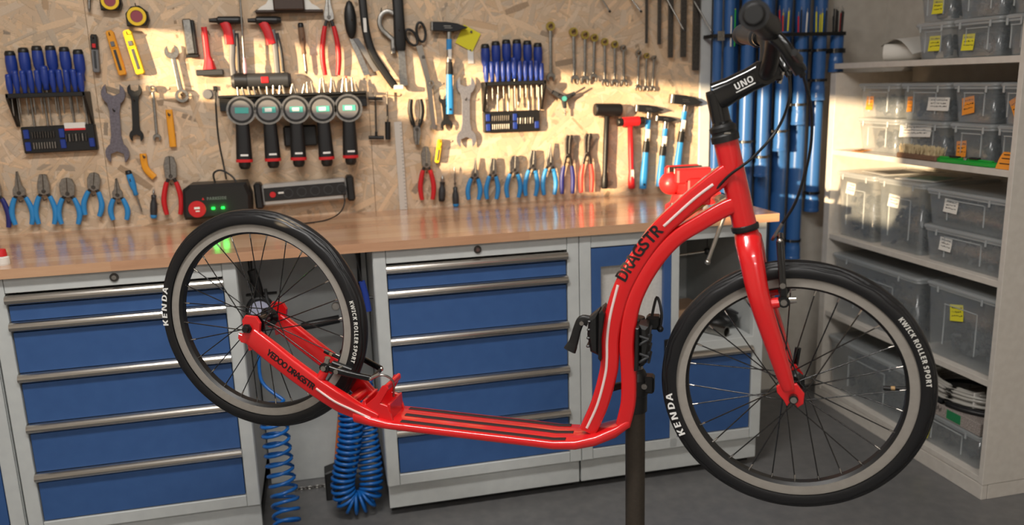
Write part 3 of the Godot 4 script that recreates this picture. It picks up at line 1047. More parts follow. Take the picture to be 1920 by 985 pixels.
		k.rod(Vector3(1.050, 0.5695, s * 0.140), Vector3(1.0475, 0.5705, s * 0.160), 0.0172, 18)
		k.sweep(spline([Vector3(1.052, 0.562, s * 0.150), Vector3(1.070, 0.545, s * 0.152), Vector3(1.090, 0.516, s * 0.150), Vector3(1.099, 0.502, s * 0.146)], 5), [1.0], k.rrect(0.021, 0.017, 0.005, 2), Vector3(0, 0, 1))
		var lv := part(k, "brake_lever", M.blackgloss, hbp)
		k = Kit.new()
		k.sweep(spline([Vector3(1.085, 0.528, s * 0.150), Vector3(1.094, 0.520, s * 0.19), Vector3(1.086, 0.524, s * 0.235), Vector3(1.078, 0.530, s * 0.265)], 5), [1.0], k.rrect(0.008, 0.011, 0.003, 2), Vector3(0, 1, 0))
		part(k, "lever_blade", M.black, hbp)
		k = Kit.new()
		k.rod(Vector3(1.097, 0.505, s * 0.147), Vector3(1.104, 0.495, s * 0.144), 0.0055, 10)
		part(k, "cable_adjuster", M.black, hbp)
	# brake cables
	k = Kit.new()
	k.tube(spline([Vector3(1.104, 0.495, 0.142), Vector3(1.121, 0.44, 0.115), Vector3(1.125, 0.37, 0.085), Vector3(1.110, 0.285, 0.06), Vector3(1.089, 0.236, 0.035)], 8), 0.0026, 8)
	part(k, "brake_cable", M.black, t)
	k = Kit.new()
	k.tube(spline([Vector3(1.089, 0.236, 0.035), Vector3(1.078, 0.213, 0.028), Vector3(1.074, 0.203, 0.02)], 6), 0.0032, 8)
	part(k, "cable_noodle", M.steel, t)
	k = Kit.new()
	k.tube(spline([Vector3(1.104, 0.495, -0.142), Vector3(1.10, 0.455, -0.06), Vector3(1.075, 0.405, 0.03), Vector3(1.035, 0.356, 0.034), Vector3(0.99, 0.318, 0.024), Vector3(0.955, 0.272, 0.010)], 8), 0.0026, 8)
	part(k, "brake_cable", M.black, t)
	k = Kit.new()
	k.tube(spline([Vector3(0.955, 0.268, 0.008), Vector3(0.935, 0.2535, 0.006), Vector3(0.905, 0.2285, 0.004), Vector3(0.878, 0.199, 0.0)], 6), 0.0024, 8)
	part(k, "brake_cable", M.brass, t)
	k = Kit.new()
	k.tube(spline([Vector3(0.262, -0.112, 0.030), Vector3(0.288, -0.104, 0.022), Vector3(0.305, -0.122, 0.010), Vector3(0.30, -0.16, 0.0)], 6), 0.0026, 8)
	part(k, "brake_cable", M.steel, t)
	k = Kit.new()
	k.rod(Vector3(0.262, -0.110, 0.03), Vector3(0.282, -0.099, 0.028), 0.0042, 8)
	part(k, "cable_noodle", M.chrome, t)

# ------------------------------------------------------------------ repair stand
func repair_stand():
	# post behind the frame tubes; jaws grip both tubes. base lies below the frame edge
	var o := Vector3(-0.622, 0.8001, 1.0619)
	var bas := Basis(Vector3(0, 1, 0), -0.471)
	var foot := o + bas * Vector3(0.819, 0, -0.034)
	foot.y = 0.0
	var t := thing("repair_stand", "dark brown bicycle repair stand whose black clamp grips the red frame", "stand", foot)
	t.rotation.y = -0.471
	var y0 := 0.8001
	var k := Kit.new()
	k.lathe([Vector2(0.0205, 0.03), Vector2(0.0205, y0 - 0.15)], 28)
	part(k, "post", M.pole, t)
	k = Kit.new()
	k.lathe([Vector2(0.016, y0 - 0.16), Vector2(0.016, y0 - 0.02)], 24)
	part(k, "inner_post", M.steel, t)
	k = Kit.new()
	k.lathe([Vector2(0.0205, y0 - 0.172), Vector2(0.0245, y0 - 0.170), Vector2(0.0245, y0 - 0.136), Vector2(0.0265, y0 - 0.132), Vector2(0.0265, y0 - 0.10), Vector2(0.021, y0 - 0.085), Vector2(0.016, y0 - 0.078)], 26)
	k.box(Vector3(0.028, y0 - 0.11, 0.0), Vector3(0.022, 0.036, 0.03), 0.004)
	var col := part(k, "collar", M.black, t)
	k = Kit.new()
	k.rod(Vector3(0.02, y0 - 0.11, 0.012), Vector3(0.02, y0 - 0.11, 0.022), 0.006, 10)
	part(k, "collar_bolt", M.steel, col)
	k = Kit.new()
	k.sweep(spline([Vector3(-0.005, y0 - 0.118, 0.0), Vector3(-0.03, y0 - 0.12, -0.004), Vector3(-0.052, y0 - 0.128, -0.004)], 4), [1.0], k.rrect(0.014, 0.016, 0.004, 2), Vector3(0, 0, 1))
	part(k, "collar_lever", M.black, col)
	# clamp head: body behind the tubes
	k = Kit.new()
	k.lathe([Vector2(0.0, -0.06), Vector2(0.017, -0.058), Vector2(0.021, -0.045), Vector2(0.0205, 0.03), Vector2(0.017, 0.042), Vector2(0, 0.043)], 24, Transform3D(Basis.IDENTITY, Vector3(0.002, y0 - 0.012, 0)))
	k.box(Vector3(-0.03, y0 + 0.0, -0.002), Vector3(0.1, 0.05, 0.016), 0.004)
	k.box(Vector3(0.036, y0 + 0.018, -0.012), Vector3(0.03, 0.028, 0.03), 0.005)
	var cl := part(k, "clamp_body", M.black, t)
	# jaws either side of the two tubes
	k = Kit.new()
	k.prism([Vector2(-0.062, y0 - 0.047), Vector2(-0.067, y0 - 0.04), Vector2(-0.065, y0 + 0.054), Vector2(-0.058, y0 + 0.060), Vector2(-0.053, y0 + 0.052), Vector2(-0.0605, y0 + 0.0), Vector2(-0.0605, y0 - 0.042)], 0.004, 0.066, 0.002)
	k.prism([Vector2(-0.066, y0 - 0.038), Vector2(-0.084, y0 - 0.03), Vector2(-0.090, y0 + 0.005), Vector2(-0.087, y0 + 0.038), Vector2(-0.066, y0 + 0.056)], 0.012, 0.058, 0.006)
	for i in 4: k.box(Vector3(-0.088 + 0.001 * i, y0 - 0.018 + i * 0.017, 0.035), Vector3(0.008, 0.005, 0.048), 0.002)
	part(k, "jaw", M.black, t)
	k = Kit.new()
	k.prism([Vector2(0.0035, y0 - 0.062), Vector2(0.012, y0 - 0.062), Vector2(0.013, y0 + 0.026), Vector2(0.0065, y0 + 0.026)], 0.004, 0.066, 0.002)
	k.prism([Vector2(0.012, y0 - 0.056), Vector2(0.027, y0 - 0.048), Vector2(0.034, y0 - 0.012), Vector2(0.030, y0 + 0.026), Vector2(0.012, y0 + 0.030)], 0.0, 0.058, 0.006)
	part(k, "jaw", M.black, t)
	k = Kit.new()
	for i in 4:
		var yy := y0 - 0.046 + i * 0.018
		k.rod(Vector3(0.013, yy, 0.058), Vector3(0.031, yy + (0.012 if i % 2 == 0 else -0.006), 0.056), 0.003, 8)
		k.rod(Vector3(0.031, yy, 0.054), Vector3(0.033, yy + 0.01, 0.02), 0.003, 8)
	part(k, "jaw_ribs", M.darkgrey, t)
	# cranked lever on the left jaw
	k = Kit.new()
	var lev := spline([Vector3(-0.09, y0 + 0.028, 0.035), Vector3(-0.103, y0 + 0.030, 0.037), Vector3(-0.112, y0 + 0.012, 0.038), Vector3(-0.120, y0 - 0.016, 0.038), Vector3(-0.128, y0 - 0.034, 0.038)], 5)
	var lr := []
	for i in lev.size(): lr.append(lerpf(1.0, 0.72, sin(PI * i / (lev.size() - 1.0))) * (1.0 if i < lev.size() - 4 else 1.1))
	k.sweep(lev, lr, k.rrect(0.024, 0.014, 0.006, 3), Vector3(0, 0, 1))
	var lp := part(k, "clamp_lever", M.black, t)
	k = Kit.new()
	k.rod(Vector3(-0.102, y0 + 0.026, 0.040), Vector3(-0.102, y0 + 0.026, 0.0475), 0.0045, 10)
	part(k, "lever_bolt", M.chrome, lp)
	# thin cable loop and tommy knob behind
	k = Kit.new()
	k.tube(spline([Vector3(0.032, y0 + 0.028, -0.005), Vector3(0.042, y0 + 0.07, -0.01), Vector3(0.052, y0 + 0.04, 0.0), Vector3(0.050, y0 + 0.012, 0.004)], 6), 0.0028, 8)
	k.ball(Vector3(0.05, y0 + 0.008, 0.004), 0.007, 10)
	part(k, "cable_loop", M.black, t)
	k = Kit.new()
	for a in [0.6, 2.7, 4.8]: k.sweep([Vector3(0, 0.045, 0), Vector3(cos(a) * 0.2, 0.025, sin(a) * 0.2), Vector3(cos(a) * 0.36, 0.012, sin(a) * 0.36)], [1.0], k.rrect(0.022, 0.022, 0.004, 2), Vector3(0, 1, 0))
	k.lathe([Vector2(0, 0.02), Vector2(0.03, 0.02), Vector2(0.03, 0.09), Vector2(0.0205, 0.095)], 24)
	part(k, "foot", M.pole, t)

# ------------------------------------------------------------------ shelf unit with bins
const SX := 1.4216             # front plane of the shelf unit
func shelf_unit():
	var t := thing("shelf_unit", "tall off-white shelf unit along the right wall, full of clear bins", "shelf", Vector3(SX, 0, 0))
	var d := 0.328
	var k := Kit.new()
	k.box(Vector3(d / 2, 0.99, 0.965), Vector3(d, 1.88, 0.018), 0.001)
	part(k, "end_panel", M.shelf, t)
	k = Kit.new()
	k.box(Vector3(d / 2, 0.672, 0.1075), Vector3(d, 1.244, 0.035), 0.001)
	part(k, "end_panel", M.shelf, t)
	for y in [0.06, 0.371, 0.6785, 1.0012, 1.319]:
		k = Kit.new()
		if y < 1.3: k.box(Vector3(d / 2 + 0.002, y, 0.5405), Vector3(d - 0.004, 0.0195, 0.831), 0.001)
		else: k.box(Vector3(d / 2 + 0.002, y, 0.53), Vector3(d - 0.004, 0.0195, 0.852), 0.001)
		part(k, "shelf_board", M.shelf, t)
	k = Kit.new()
	k.box(Vector3(d / 2, 1.92, 0.53), Vector3(d, 0.02, 0.888), 0.001)
	part(k, "top_board", M.shelf, t)
	k = Kit.new()
	k.box(Vector3(0.012, 0.024, 0.53), Vector3(0.02, 0.048, 0.884), 0.001)
	k.box(Vector3(d / 2 + 0.012, 0.024, 0.964), Vector3(d - 0.024, 0.048, 0.018), 0.001)
	part(k, "plinth", M.shelf, t)
	# z0, z1, y0, height, depth, label, note spec: material, z, y, width, height, tilt
	var N = M.note_yellow
	var O = M.note_orange
	var P = M.paper
	var rows := [
		[0.505, 0.662, 1.329, 0.114, 0.28, "small clear bin with a yellow note beside the paper roll", [[N, 0.593, 1.377, 0.05, 0.046, 0.0]]],
		[0.668, 0.862, 1.329, 0.114, 0.28, "small clear bin with a yellow note, middle of the uppermost shelf", [[N, 0.733, 1.374, 0.048, 0.048, 0.0]]],
		[0.868, 0.950, 1.329, 0.114, 0.28, "small clear bin without a note beside the end panel on the uppermost shelf", []],
		[0.505, 0.662, 1.4435, 0.114, 0.28, "small clear bin with a yellow note stacked above the bin beside the paper roll", [[N, 0.596, 1.489, 0.047, 0.044, 0.0]]],
		[0.668, 0.862, 1.4435, 0.114, 0.28, "small clear bin stacked on top, middle of the uppermost shelf", []],
		[0.868, 0.950, 1.4435, 0.114, 0.28, "small clear bin stacked on top beside the end panel", [[N, 0.92, 1.56, 0.03, 0.04, 0.0]]],
		[0.190, 0.412, 1.011, 0.122, 0.28, "clear bin of bagged parts on the second shelf beside the blue pipes", []],
		[0.418, 0.645, 1.011, 0.122, 0.28, "clear bin with a long white paper label behind the scrubbing brush", [[P, 0.50, 1.098, 0.15, 0.04, -0.05]]],
		[0.655, 0.836, 1.011, 0.122, 0.28, "clear bin with an orange note behind the green plastic tool", [[O, 0.708, 1.052, 0.04, 0.05, -0.12]]],
		[0.842, 0.950, 1.011, 0.122, 0.28, "clear bin beside the end panel behind the curled orange note", []],
		[0.186, 0.408, 1.1335, 0.122, 0.28, "clear bin with an orange note, stacked uppermost beside the blue pipes", [[O, 0.252, 1.185, 0.038, 0.048, 0.0]]],
		[0.414, 0.645, 1.1335, 0.122, 0.28, "clear bin with an orange note and a printed white label", [[O, 0.462, 1.185, 0.024, 0.05, -0.08], [P, 0.595, 1.188, 0.095, 0.042, 0.0]]],
		[0.652, 0.834, 1.1335, 0.122, 0.28, "clear bin with a slanting orange note stacked above the green tool", [[O, 0.722, 1.186, 0.05, 0.052, -0.2]]],
		[0.842, 0.950, 1.1335, 0.122, 0.28, "clear bin with a twisted orange note beside the end panel", [[O, 0.905, 1.178, 0.03, 0.07, -0.55]]],
		[0.130, 0.358, 0.688, 0.245, 0.315, "tall clear bin of dark parts with a white label beside the pipes", [[P, 0.218, 0.873, 0.05, 0.042, 0.05]]],
		[0.364, 0.604, 0.688, 0.245, 0.315, "tall clear bin with a white label, between the dark-parts bin and the flat bins", [[P, 0.458, 0.858, 0.055, 0.042, 0.05]]],
		[0.610, 0.950, 0.688, 0.118, 0.315, "wide flat clear bin with a white label, lower of a stack of two", [[P, 0.712, 0.752, 0.052, 0.042, 0.03]]],
		[0.610, 0.950, 0.807, 0.118, 0.315, "wide flat clear bin with a white label, upper of a stack of two", [[P, 0.722, 0.876, 0.058, 0.042, 0.03]]],
		[0.130, 0.615, 0.381, 0.235, 0.315, "long clear storage box half hidden by the front wheel", []],
		[0.645, 0.950, 0.381, 0.243, 0.315, "large clear bin with a yellow handwritten note", [[N, 0.785, 0.545, 0.056, 0.052, -0.2]]],
		[0.130, 0.600, 0.070, 0.215, 0.30, "long clear bin on the bottom shelf seen through the front wheel spokes", []],
		[0.630, 0.935, 0.070, 0.118, 0.30, "low clear bin with a yellow note on the bottom shelf", [[N, 0.685, 0.112, 0.045, 0.05, 0.15]]],
	]
	var i := 0
	for b in rows:
		bin(b, i)
		i += 1
	shelf_things()

func ring_rect(w: float, d: float, r: float, y: float, z: float) -> Array:
	# rounded rectangle lying flat: depth along x from 0, width along z
	var out := []
	for q in Kit.new().rrect(d, w, r, 4): out.append(Vector3(z + q.x, y, -q.y))
	return out

func bin(b: Array, idx: int):
	var w: float = b[1] - b[0]
	var h: float = b[3]
	var d: float = b[4]
	var at := Vector3(SX + (0.042 if b[2] > 1.0 and b[2] < 1.3 else 0.012), b[2], (b[0] + b[1]) / 2)
	var t := thing("storage_bin", b[5], "bin", at, "clear bins on the shelf unit")
	var k := Kit.new()
	var lid := 0.012
	var r := 0.018
	var tp := 0.010
	var hw := w - 0.012
	var c := d / 2
	loft(k, [ring_rect(hw - 2 * tp, d - 0.02 - 2 * tp, r, 0.0005, c), ring_rect(hw, d - 0.02, r, h - lid - 0.001, c), ring_rect(hw - 0.004, d - 0.024, r - 0.002, h - lid - 0.001, c), ring_rect(hw - 2 * tp - 0.004, d - 0.024 - 2 * tp, r - 0.002, 0.003, c)])
	var tub := part(k, "tub", M.bin, t)
	# moulded rim and the raised frame of the label field
	k = Kit.new()
	loft(k, [ring_rect(hw + 0.004, d - 0.016, r, h - lid - 0.008, c), ring_rect(hw + 0.008, d - 0.012, r, h - lid - 0.001, c), ring_rect(hw - 0.002, d - 0.022, r, h - lid - 0.001, c)], false)
	var f0 := 0.011 + tp
	for s in [-1.0, 1.0]:
		k.box(Vector3(f0 - 0.006, h * 0.46, s * w * 0.22), Vector3(0.004, h * 0.56, 0.004), 0.001)
	k.box(Vector3(f0 - 0.0095, h * 0.74, 0), Vector3(0.004, 0.004, w * 0.44), 0.001)
	part(k, "rim", M.lid, t)
	k = Kit.new()
	loft(k, [ring_rect(w - 0.004, d - 0.008, r, h - lid, c), ring_rect(w - 0.001, d - 0.004, r, h - lid * 0.5, c), ring_rect(w - 0.006, d - 0.01, r, h - 0.001, c), ring_rect(w - 0.03, d - 0.03, r, h - 0.0005, c)])
	for s in [-1.0, 1.0]: k.box(Vector3(0.004, h - lid - 0.008, s * w * 0.3), Vector3(0.004, 0.02, 0.007), 0.001)
	part(k, "lid", M.lid, t)
	# notes taped to the front
	for n in b[6]:
		k = Kit.new()
		var sg := 6
		k.smooth()
		for a in sg:
			for side in 2:
				var y0: float = -n[4] / 2 + n[4] * a / sg
				var y1: float = -n[4] / 2 + n[4] * (a + 1) / sg
				var x0 := -0.004 * pow(1.0 - float(a) / sg, 2.0) - 0.0005 * side
				var x1 := -0.004 * pow(1.0 - float(a + 1) / sg, 2.0) - 0.0005 * side
				if side == 1: k.quad(Vector3(x0, y0, -n[3] / 2), Vector3(x0, y0, n[3] / 2), Vector3(x1, y1, n[3] / 2), Vector3(x1, y1, -n[3] / 2))
				else: k.quad(Vector3(x0, y0, -n[3] / 2), Vector3(x1, y1, -n[3] / 2), Vector3(x1, y1, n[3] / 2), Vector3(x0, y0, n[3] / 2))
		var np := part(k, "note", n[0], t)
		var fy: float = n[2] - b[2]
		np.position = Vector3(0.010 + tp * (1.0 - clampf(fy / h, 0, 1)) - 0.0005, fy, n[1] - at.z)
		np.rotation.x = n[5]
		# a few lines of dark handwriting
		k = Kit.new()
		var r2 := RandomNumberGenerator.new()
		r2.seed = 100 + idx
		for ln in 3:
			var z: float = -n[3] * 0.36
			while z < n[3] * 0.34:
				var l: float = r2.randf_range(0.003, 0.008)
				var yy: float = n[4] * (0.3 - 0.24 * ln) + r2.randf_range(-0.001, 0.001)
				var fx := -0.004 * pow(0.5 - yy / n[4], 2.0) - 0.0007
				k.box(Vector3(fx, yy, z + l / 2), Vector3(0.0004, r2.randf_range(0.0012, 0.0042), l * 0.8))
				z += l + 0.001
		part(k, "handwriting", M.ink, np)
	# what is inside: bags and dark small parts nobody could count
	var g := Kit.new()
	var r3 := RandomNumberGenerator.new()
	r3.seed = 300 + idx * 7
	var fill: float = 0.60 + 0.3 * r3.randf()
	var cnt := int(clampf(w * d * h * 9000.0, 26, 110))
	for j in cnt:
		var s: float = r3.randf_range(0.014, 0.042)
		s = min(s, h * 0.2)
		var ly := 0.004 + s * 0.6 + r3.randf() * maxf(0.0, (h * fill - s * 1.5))
		var lim := tp * 1.2 + s * 1.1 + 0.012
		var lx := r3.randf_range(lim, d - lim) if r3.randf() < 0.5 else r3.randf_range(lim, lim + 0.05)
		var lz := r3.randf_range(-w / 2 + lim, w / 2 - lim) if w / 2 > lim else 0.0
		g.x = Transform3D(Basis.from_euler(Vector3(r3.randf() * 3, r3.randf() * 3, r3.randf() * 3)), Vector3(lx, ly, lz))
		if r3.randf() < 0.45: g.box(Vector3.ZERO, Vector3(s * 1.1, s * 0.5, s * 0.9), 0.001)
		elif r3.randf() < 0.5: g.ball(Vector3.ZERO, s * 0.6, 8, Vector3(1.1, 0.7, 0.9))
		else: g.rod(Vector3(-s * 0.5, 0, 0), Vector3(s * 0.5, 0, 0), s * 0.25, 7)
	var o := put(g.done(), numbered("bagged_parts"), M.junk if idx % 3 != 1 else M.junk2, self)
	o.position = at
	o.set_meta("kind", "stuff")
	o.set_meta("label", "dark jumble of small parts inside the " + String(b[5]).left(200).get_slice(",", 0))
	o.set_meta("category", "parts")

func shelf_things():
	var k: Kit
	# roll of paper with its loose end curling up
	var t := thing("paper_roll", "white paper roll with a loose curling sheet on the uppermost shelf", "paper", Vector3(SX + 0.07, 1.329, 0.405))
	k = Kit.new()
	k.lathe([Vector2(0.028, -0.08), Vector2(0.03, -0.08), Vector2(0.03, 0.08), Vector2(0.028, 0.08), Vector2(0.026, -0.08)], 28, Transform3D(Basis(Vector3(0, 1, 0), 0.7) * Basis(Vector3(1, 0, 0), PI / 2) , Vector3(0.04, 0.031, -0.03)))
	part(k, "roll", M.paper, t)
	k = Kit.new()
	k.smooth()
	var g := []
	for i in 17:
		var row := []
		var u := i / 16.0
		for j in 9:
			var v := j / 8.0
			var ang := 2.6 - 4.2 * u
			row.append(Vector3(-0.03 + 0.16 * v * (0.6 + 0.4 * u), 0.034 + 0.034 * sin(ang) + 0.028 * u * v + 0.02 * u, -0.075 + 0.155 * u + 0.02 * cos(ang) - 0.03 * v))
		g.append(row)
	for i in 16:
		for j in 8:
			k.quad(g[i][j], g[i + 1][j], g[i + 1][j + 1], g[i][j + 1])
			var dn := Vector3(0, -0.0006, 0)
			k.quad(g[i][j] + dn, g[i][j + 1] + dn, g[i + 1][j + 1] + dn, g[i + 1][j] + dn)
	part(k, "loose_sheet", M.paper, t)
	# scrubbing brush
	t = thing("scrubbing_brush", "wooden scrubbing brush lying bristles up on the second shelf edge", "brush", Vector3(SX + 0.022, 1.011, 0.575))
	k = Kit.new()
	k.box(Vector3(0, 0.009, 0), Vector3(0.044, 0.018, 0.185), 0.003)
	part(k, "block", M.brown, t)
	k = Kit.new()
	var r := RandomNumberGenerator.new()
	r.seed = 44
	for i in 420:
		var p := Vector3(r.randf_range(-0.018, 0.018), 0.017, r.randf_range(-0.088, 0.088))
		k.rod(p, p + Vector3(r.randf_range(-0.007, 0.007), r.randf_range(0.018, 0.030), r.randf_range(-0.007, 0.007)), 0.0011, 4)
	var bb := part(k, "bristles", M.bristle, t)
	bb.set_meta("kind", "stuff")
	# green plastic tool
	t = thing("green_tool", "flat green plastic tool with black inserts on the second shelf edge", "tool", Vector3(SX + 0.022, 1.011, 0.775))
	k = Kit.new()
	k.x = Transform3D(Basis(Vector3(0, 1, 0), PI / 2 + 0.06) * Basis(Vector3(1, 0, 0), -PI / 2), Vector3.ZERO)
	k.prism([Vector2(-0.125, -0.004), Vector2(-0.09, -0.016), Vector2(-0.02, -0.014), Vector2(0.03, -0.018), Vector2(0.095, -0.012), Vector2(0.125, 0.004), Vector2(0.09, 0.016), Vector2(0.02, 0.013), Vector2(-0.03, 0.018), Vector2(-0.095, 0.014)], 0.0, 0.014, 0.003)
	k.box(Vector3(-0.05, 0.0, 0.016), Vector3(0.09, 0.012, 0.006), 0.002)
	k.box(Vector3(0.06, 0.0, 0.016), Vector3(0.09, 0.012, 0.006), 0.002)
	part(k, "body", M.green, t)
	k = Kit.new()
	k.x = Transform3D(Basis(Vector3(0, 1, 0), PI / 2 + 0.06) * Basis(Vector3(1, 0, 0), -PI / 2), Vector3.ZERO)
	k.box(Vector3(-0.03, 0.003, 0.021), Vector3(0.034, 0.014, 0.005), 0.001)
	k.box(Vector3(0.045, 0.003, 0.021), Vector3(0.034, 0.014, 0.005), 0.001)
	part(k, "insert", M.black, t)
	k = Kit.new()
	k.x = Transform3D(Basis(Vector3(0, 1, 0), PI / 2 + 0.06) * Basis(Vector3(1, 0, 0), -PI / 2), Vector3.ZERO)
	k.disc(Vector3(0.006, 0.0, 0), 0.007, 0.013, 0.020, 14)
	part(k, "pivot", M.steel, t)
	# loose orange notes on the second shelf
	for n in [[Vector3(SX + 0.016, 1.0115, 0.243), 0.1, "orange note lying flat on the second shelf beside the pipes"], [Vector3(SX + 0.010, 1.0115, 0.925), 1.05, "orange note curling up at the shelf edge beside the end panel"]]:
		var o := thing("loose_note", n[2], "note", n[0])
		k = Kit.new()
		k.smooth()
		for a in 6:
			var y0: float = 0.055 * a / 6.0
			var y1: float = 0.055 * (a + 1) / 6.0
			var f := func(s: float) -> Vector3: return Vector3(s * cos(n[1]) * 0.9, 0.0006 + s * sin(n[1]) + 0.006 * sin(s * 60.0) * n[1], 0)
			var p: Vector3 = f.call(y0)
			var q: Vector3 = f.call(y1)
			var zz := Vector3(0, 0, 0.028)
			k.quad(p - zz, p + zz, q + zz, q - zz)
			var dn := Vector3(0.0004, -0.0004, 0)
			k.quad(p - zz + dn, q - zz + dn, q + zz + dn, p + zz + dn)
		var np := part(k, "slip", M.note_orange, o)
		k = Kit.new()
		for ln in 3:
			var s := 0.012 + 0.014 * ln
			k.box(Vector3(s * cos(n[1]) * 0.9 - 0.0008, 0.0014 + s * sin(n[1]) + 0.006 * sin(s * 60.0) * n[1], 0), Vector3(0.0022, 0.0022, 0.036))
		part(k, "handwriting", M.ink, np)
	# printed sheets lying on the tall bin lids
	for n in [[Vector3(SX + 0.14, 0.9345, 0.50), "printed sheet with a blue picture lying on the tall bin lids", 0.25], [Vector3(SX + 0.16, 0.9345, 0.30), "plain printed sheet lying on the lid beside the pipes", -0.1]]:
		var o := thing("printed_sheet", n[1], "paper", n[0])
		o.rotation.y = n[2]
		k = Kit.new()
		k.box(Vector3(0, 0.0006, 0), Vector3(0.2, 0.0012, 0.15))
		var sh := part(k, "sheet", M.paper, o)
		k = Kit.new()
		k.box(Vector3(-0.01, 0.0013, 0.0), Vector3(0.12, 0.0003, 0.11))
		part(k, "picture", M.teal if n[2] > 0 else M.grey, sh)
	# bottom shelf: coil of clear tubing, tyre under it, patterned box
	t = thing("patterned_box", "flat patterned cardboard box with a green label on the bottom shelf", "box", Vector3(SX + 0.15, 0.189, 0.80))
	k = Kit.new()
	k.box(Vector3(0, 0.02, 0), Vector3(0.27, 0.04, 0.26), 0.001)
	var pb := part(k, "carton", noisy("6f6560", "bdb4ad", 0.05, 0.8, 0.0, 61, 2), t)
	k = Kit.new()
	k.box(Vector3(-0.1355, 0.02, 0.02), Vector3(0.001, 0.03, 0.06))
	part(k, "label", mat("1f7a4a", 0.7), pb)
	k = Kit.new()
	for i in 5: k.box(Vector3(-0.1355, 0.02 + 0.004 * (i % 3), -0.06 + 0.006 * i), Vector3(0.0008, 0.012, 0.003))
	part(k, "marker_writing", M.ink, pb)
	t = thing("coil_tyre", "black spare tyre lying under the coil of clear tubing", "tyre", Vector3(SX + 0.15, 0.229, 0.76))
	k = Kit.new()
	var ring := []
	for i in 48: ring.append(Vector3(cos(TAU * i / 48) * 0.13, 0.009, sin(TAU * i / 48) * 0.165))
	k.tube(ring, 0.0085, 10, false, true)
	part(k, "casing", M.rubber, t)
	k = Kit.new()
	ring = []
	for i in 48: ring.append(Vector3(cos(TAU * i / 48) * 0.127, 0.0165, sin(TAU * i / 48) * 0.162))
	k.tube(ring, 0.002, 6, false, true)
	part(k, "bead", M.darkgrey, t)
	t = thing("tubing_coil", "coil of clear plastic tubing lying on the bottom shelf", "tubing", Vector3(SX + 0.15, 0.2495, 0.76))
	k = Kit.new()
	var coil := []
	for i in 24 * 14:
		var a := TAU * i / 24.0
		var turn := i / 24.0
		coil.append(Vector3(cos(a) * (0.10 + 0.008 * fmod(turn, 4.0)), 0.006 + 0.011 * floorf(turn / 3.6) + 0.003 * sin(a * 1.3), sin(a) * (0.135 + 0.008 * fmod(turn, 4.0))))
	k.tube(coil, 0.0055, 8)
	part(k, "tube", mat("a9a69f", 0.25), t)
	k = Kit.new()
	for a in [0.5, 2.4, 4.3]: k.box(Vector3(cos(a) * 0.113, 0.026, sin(a) * 0.147), Vector3(0.04, 0.052, 0.006), 0.002)
	part(k, "tie", M.white, t)

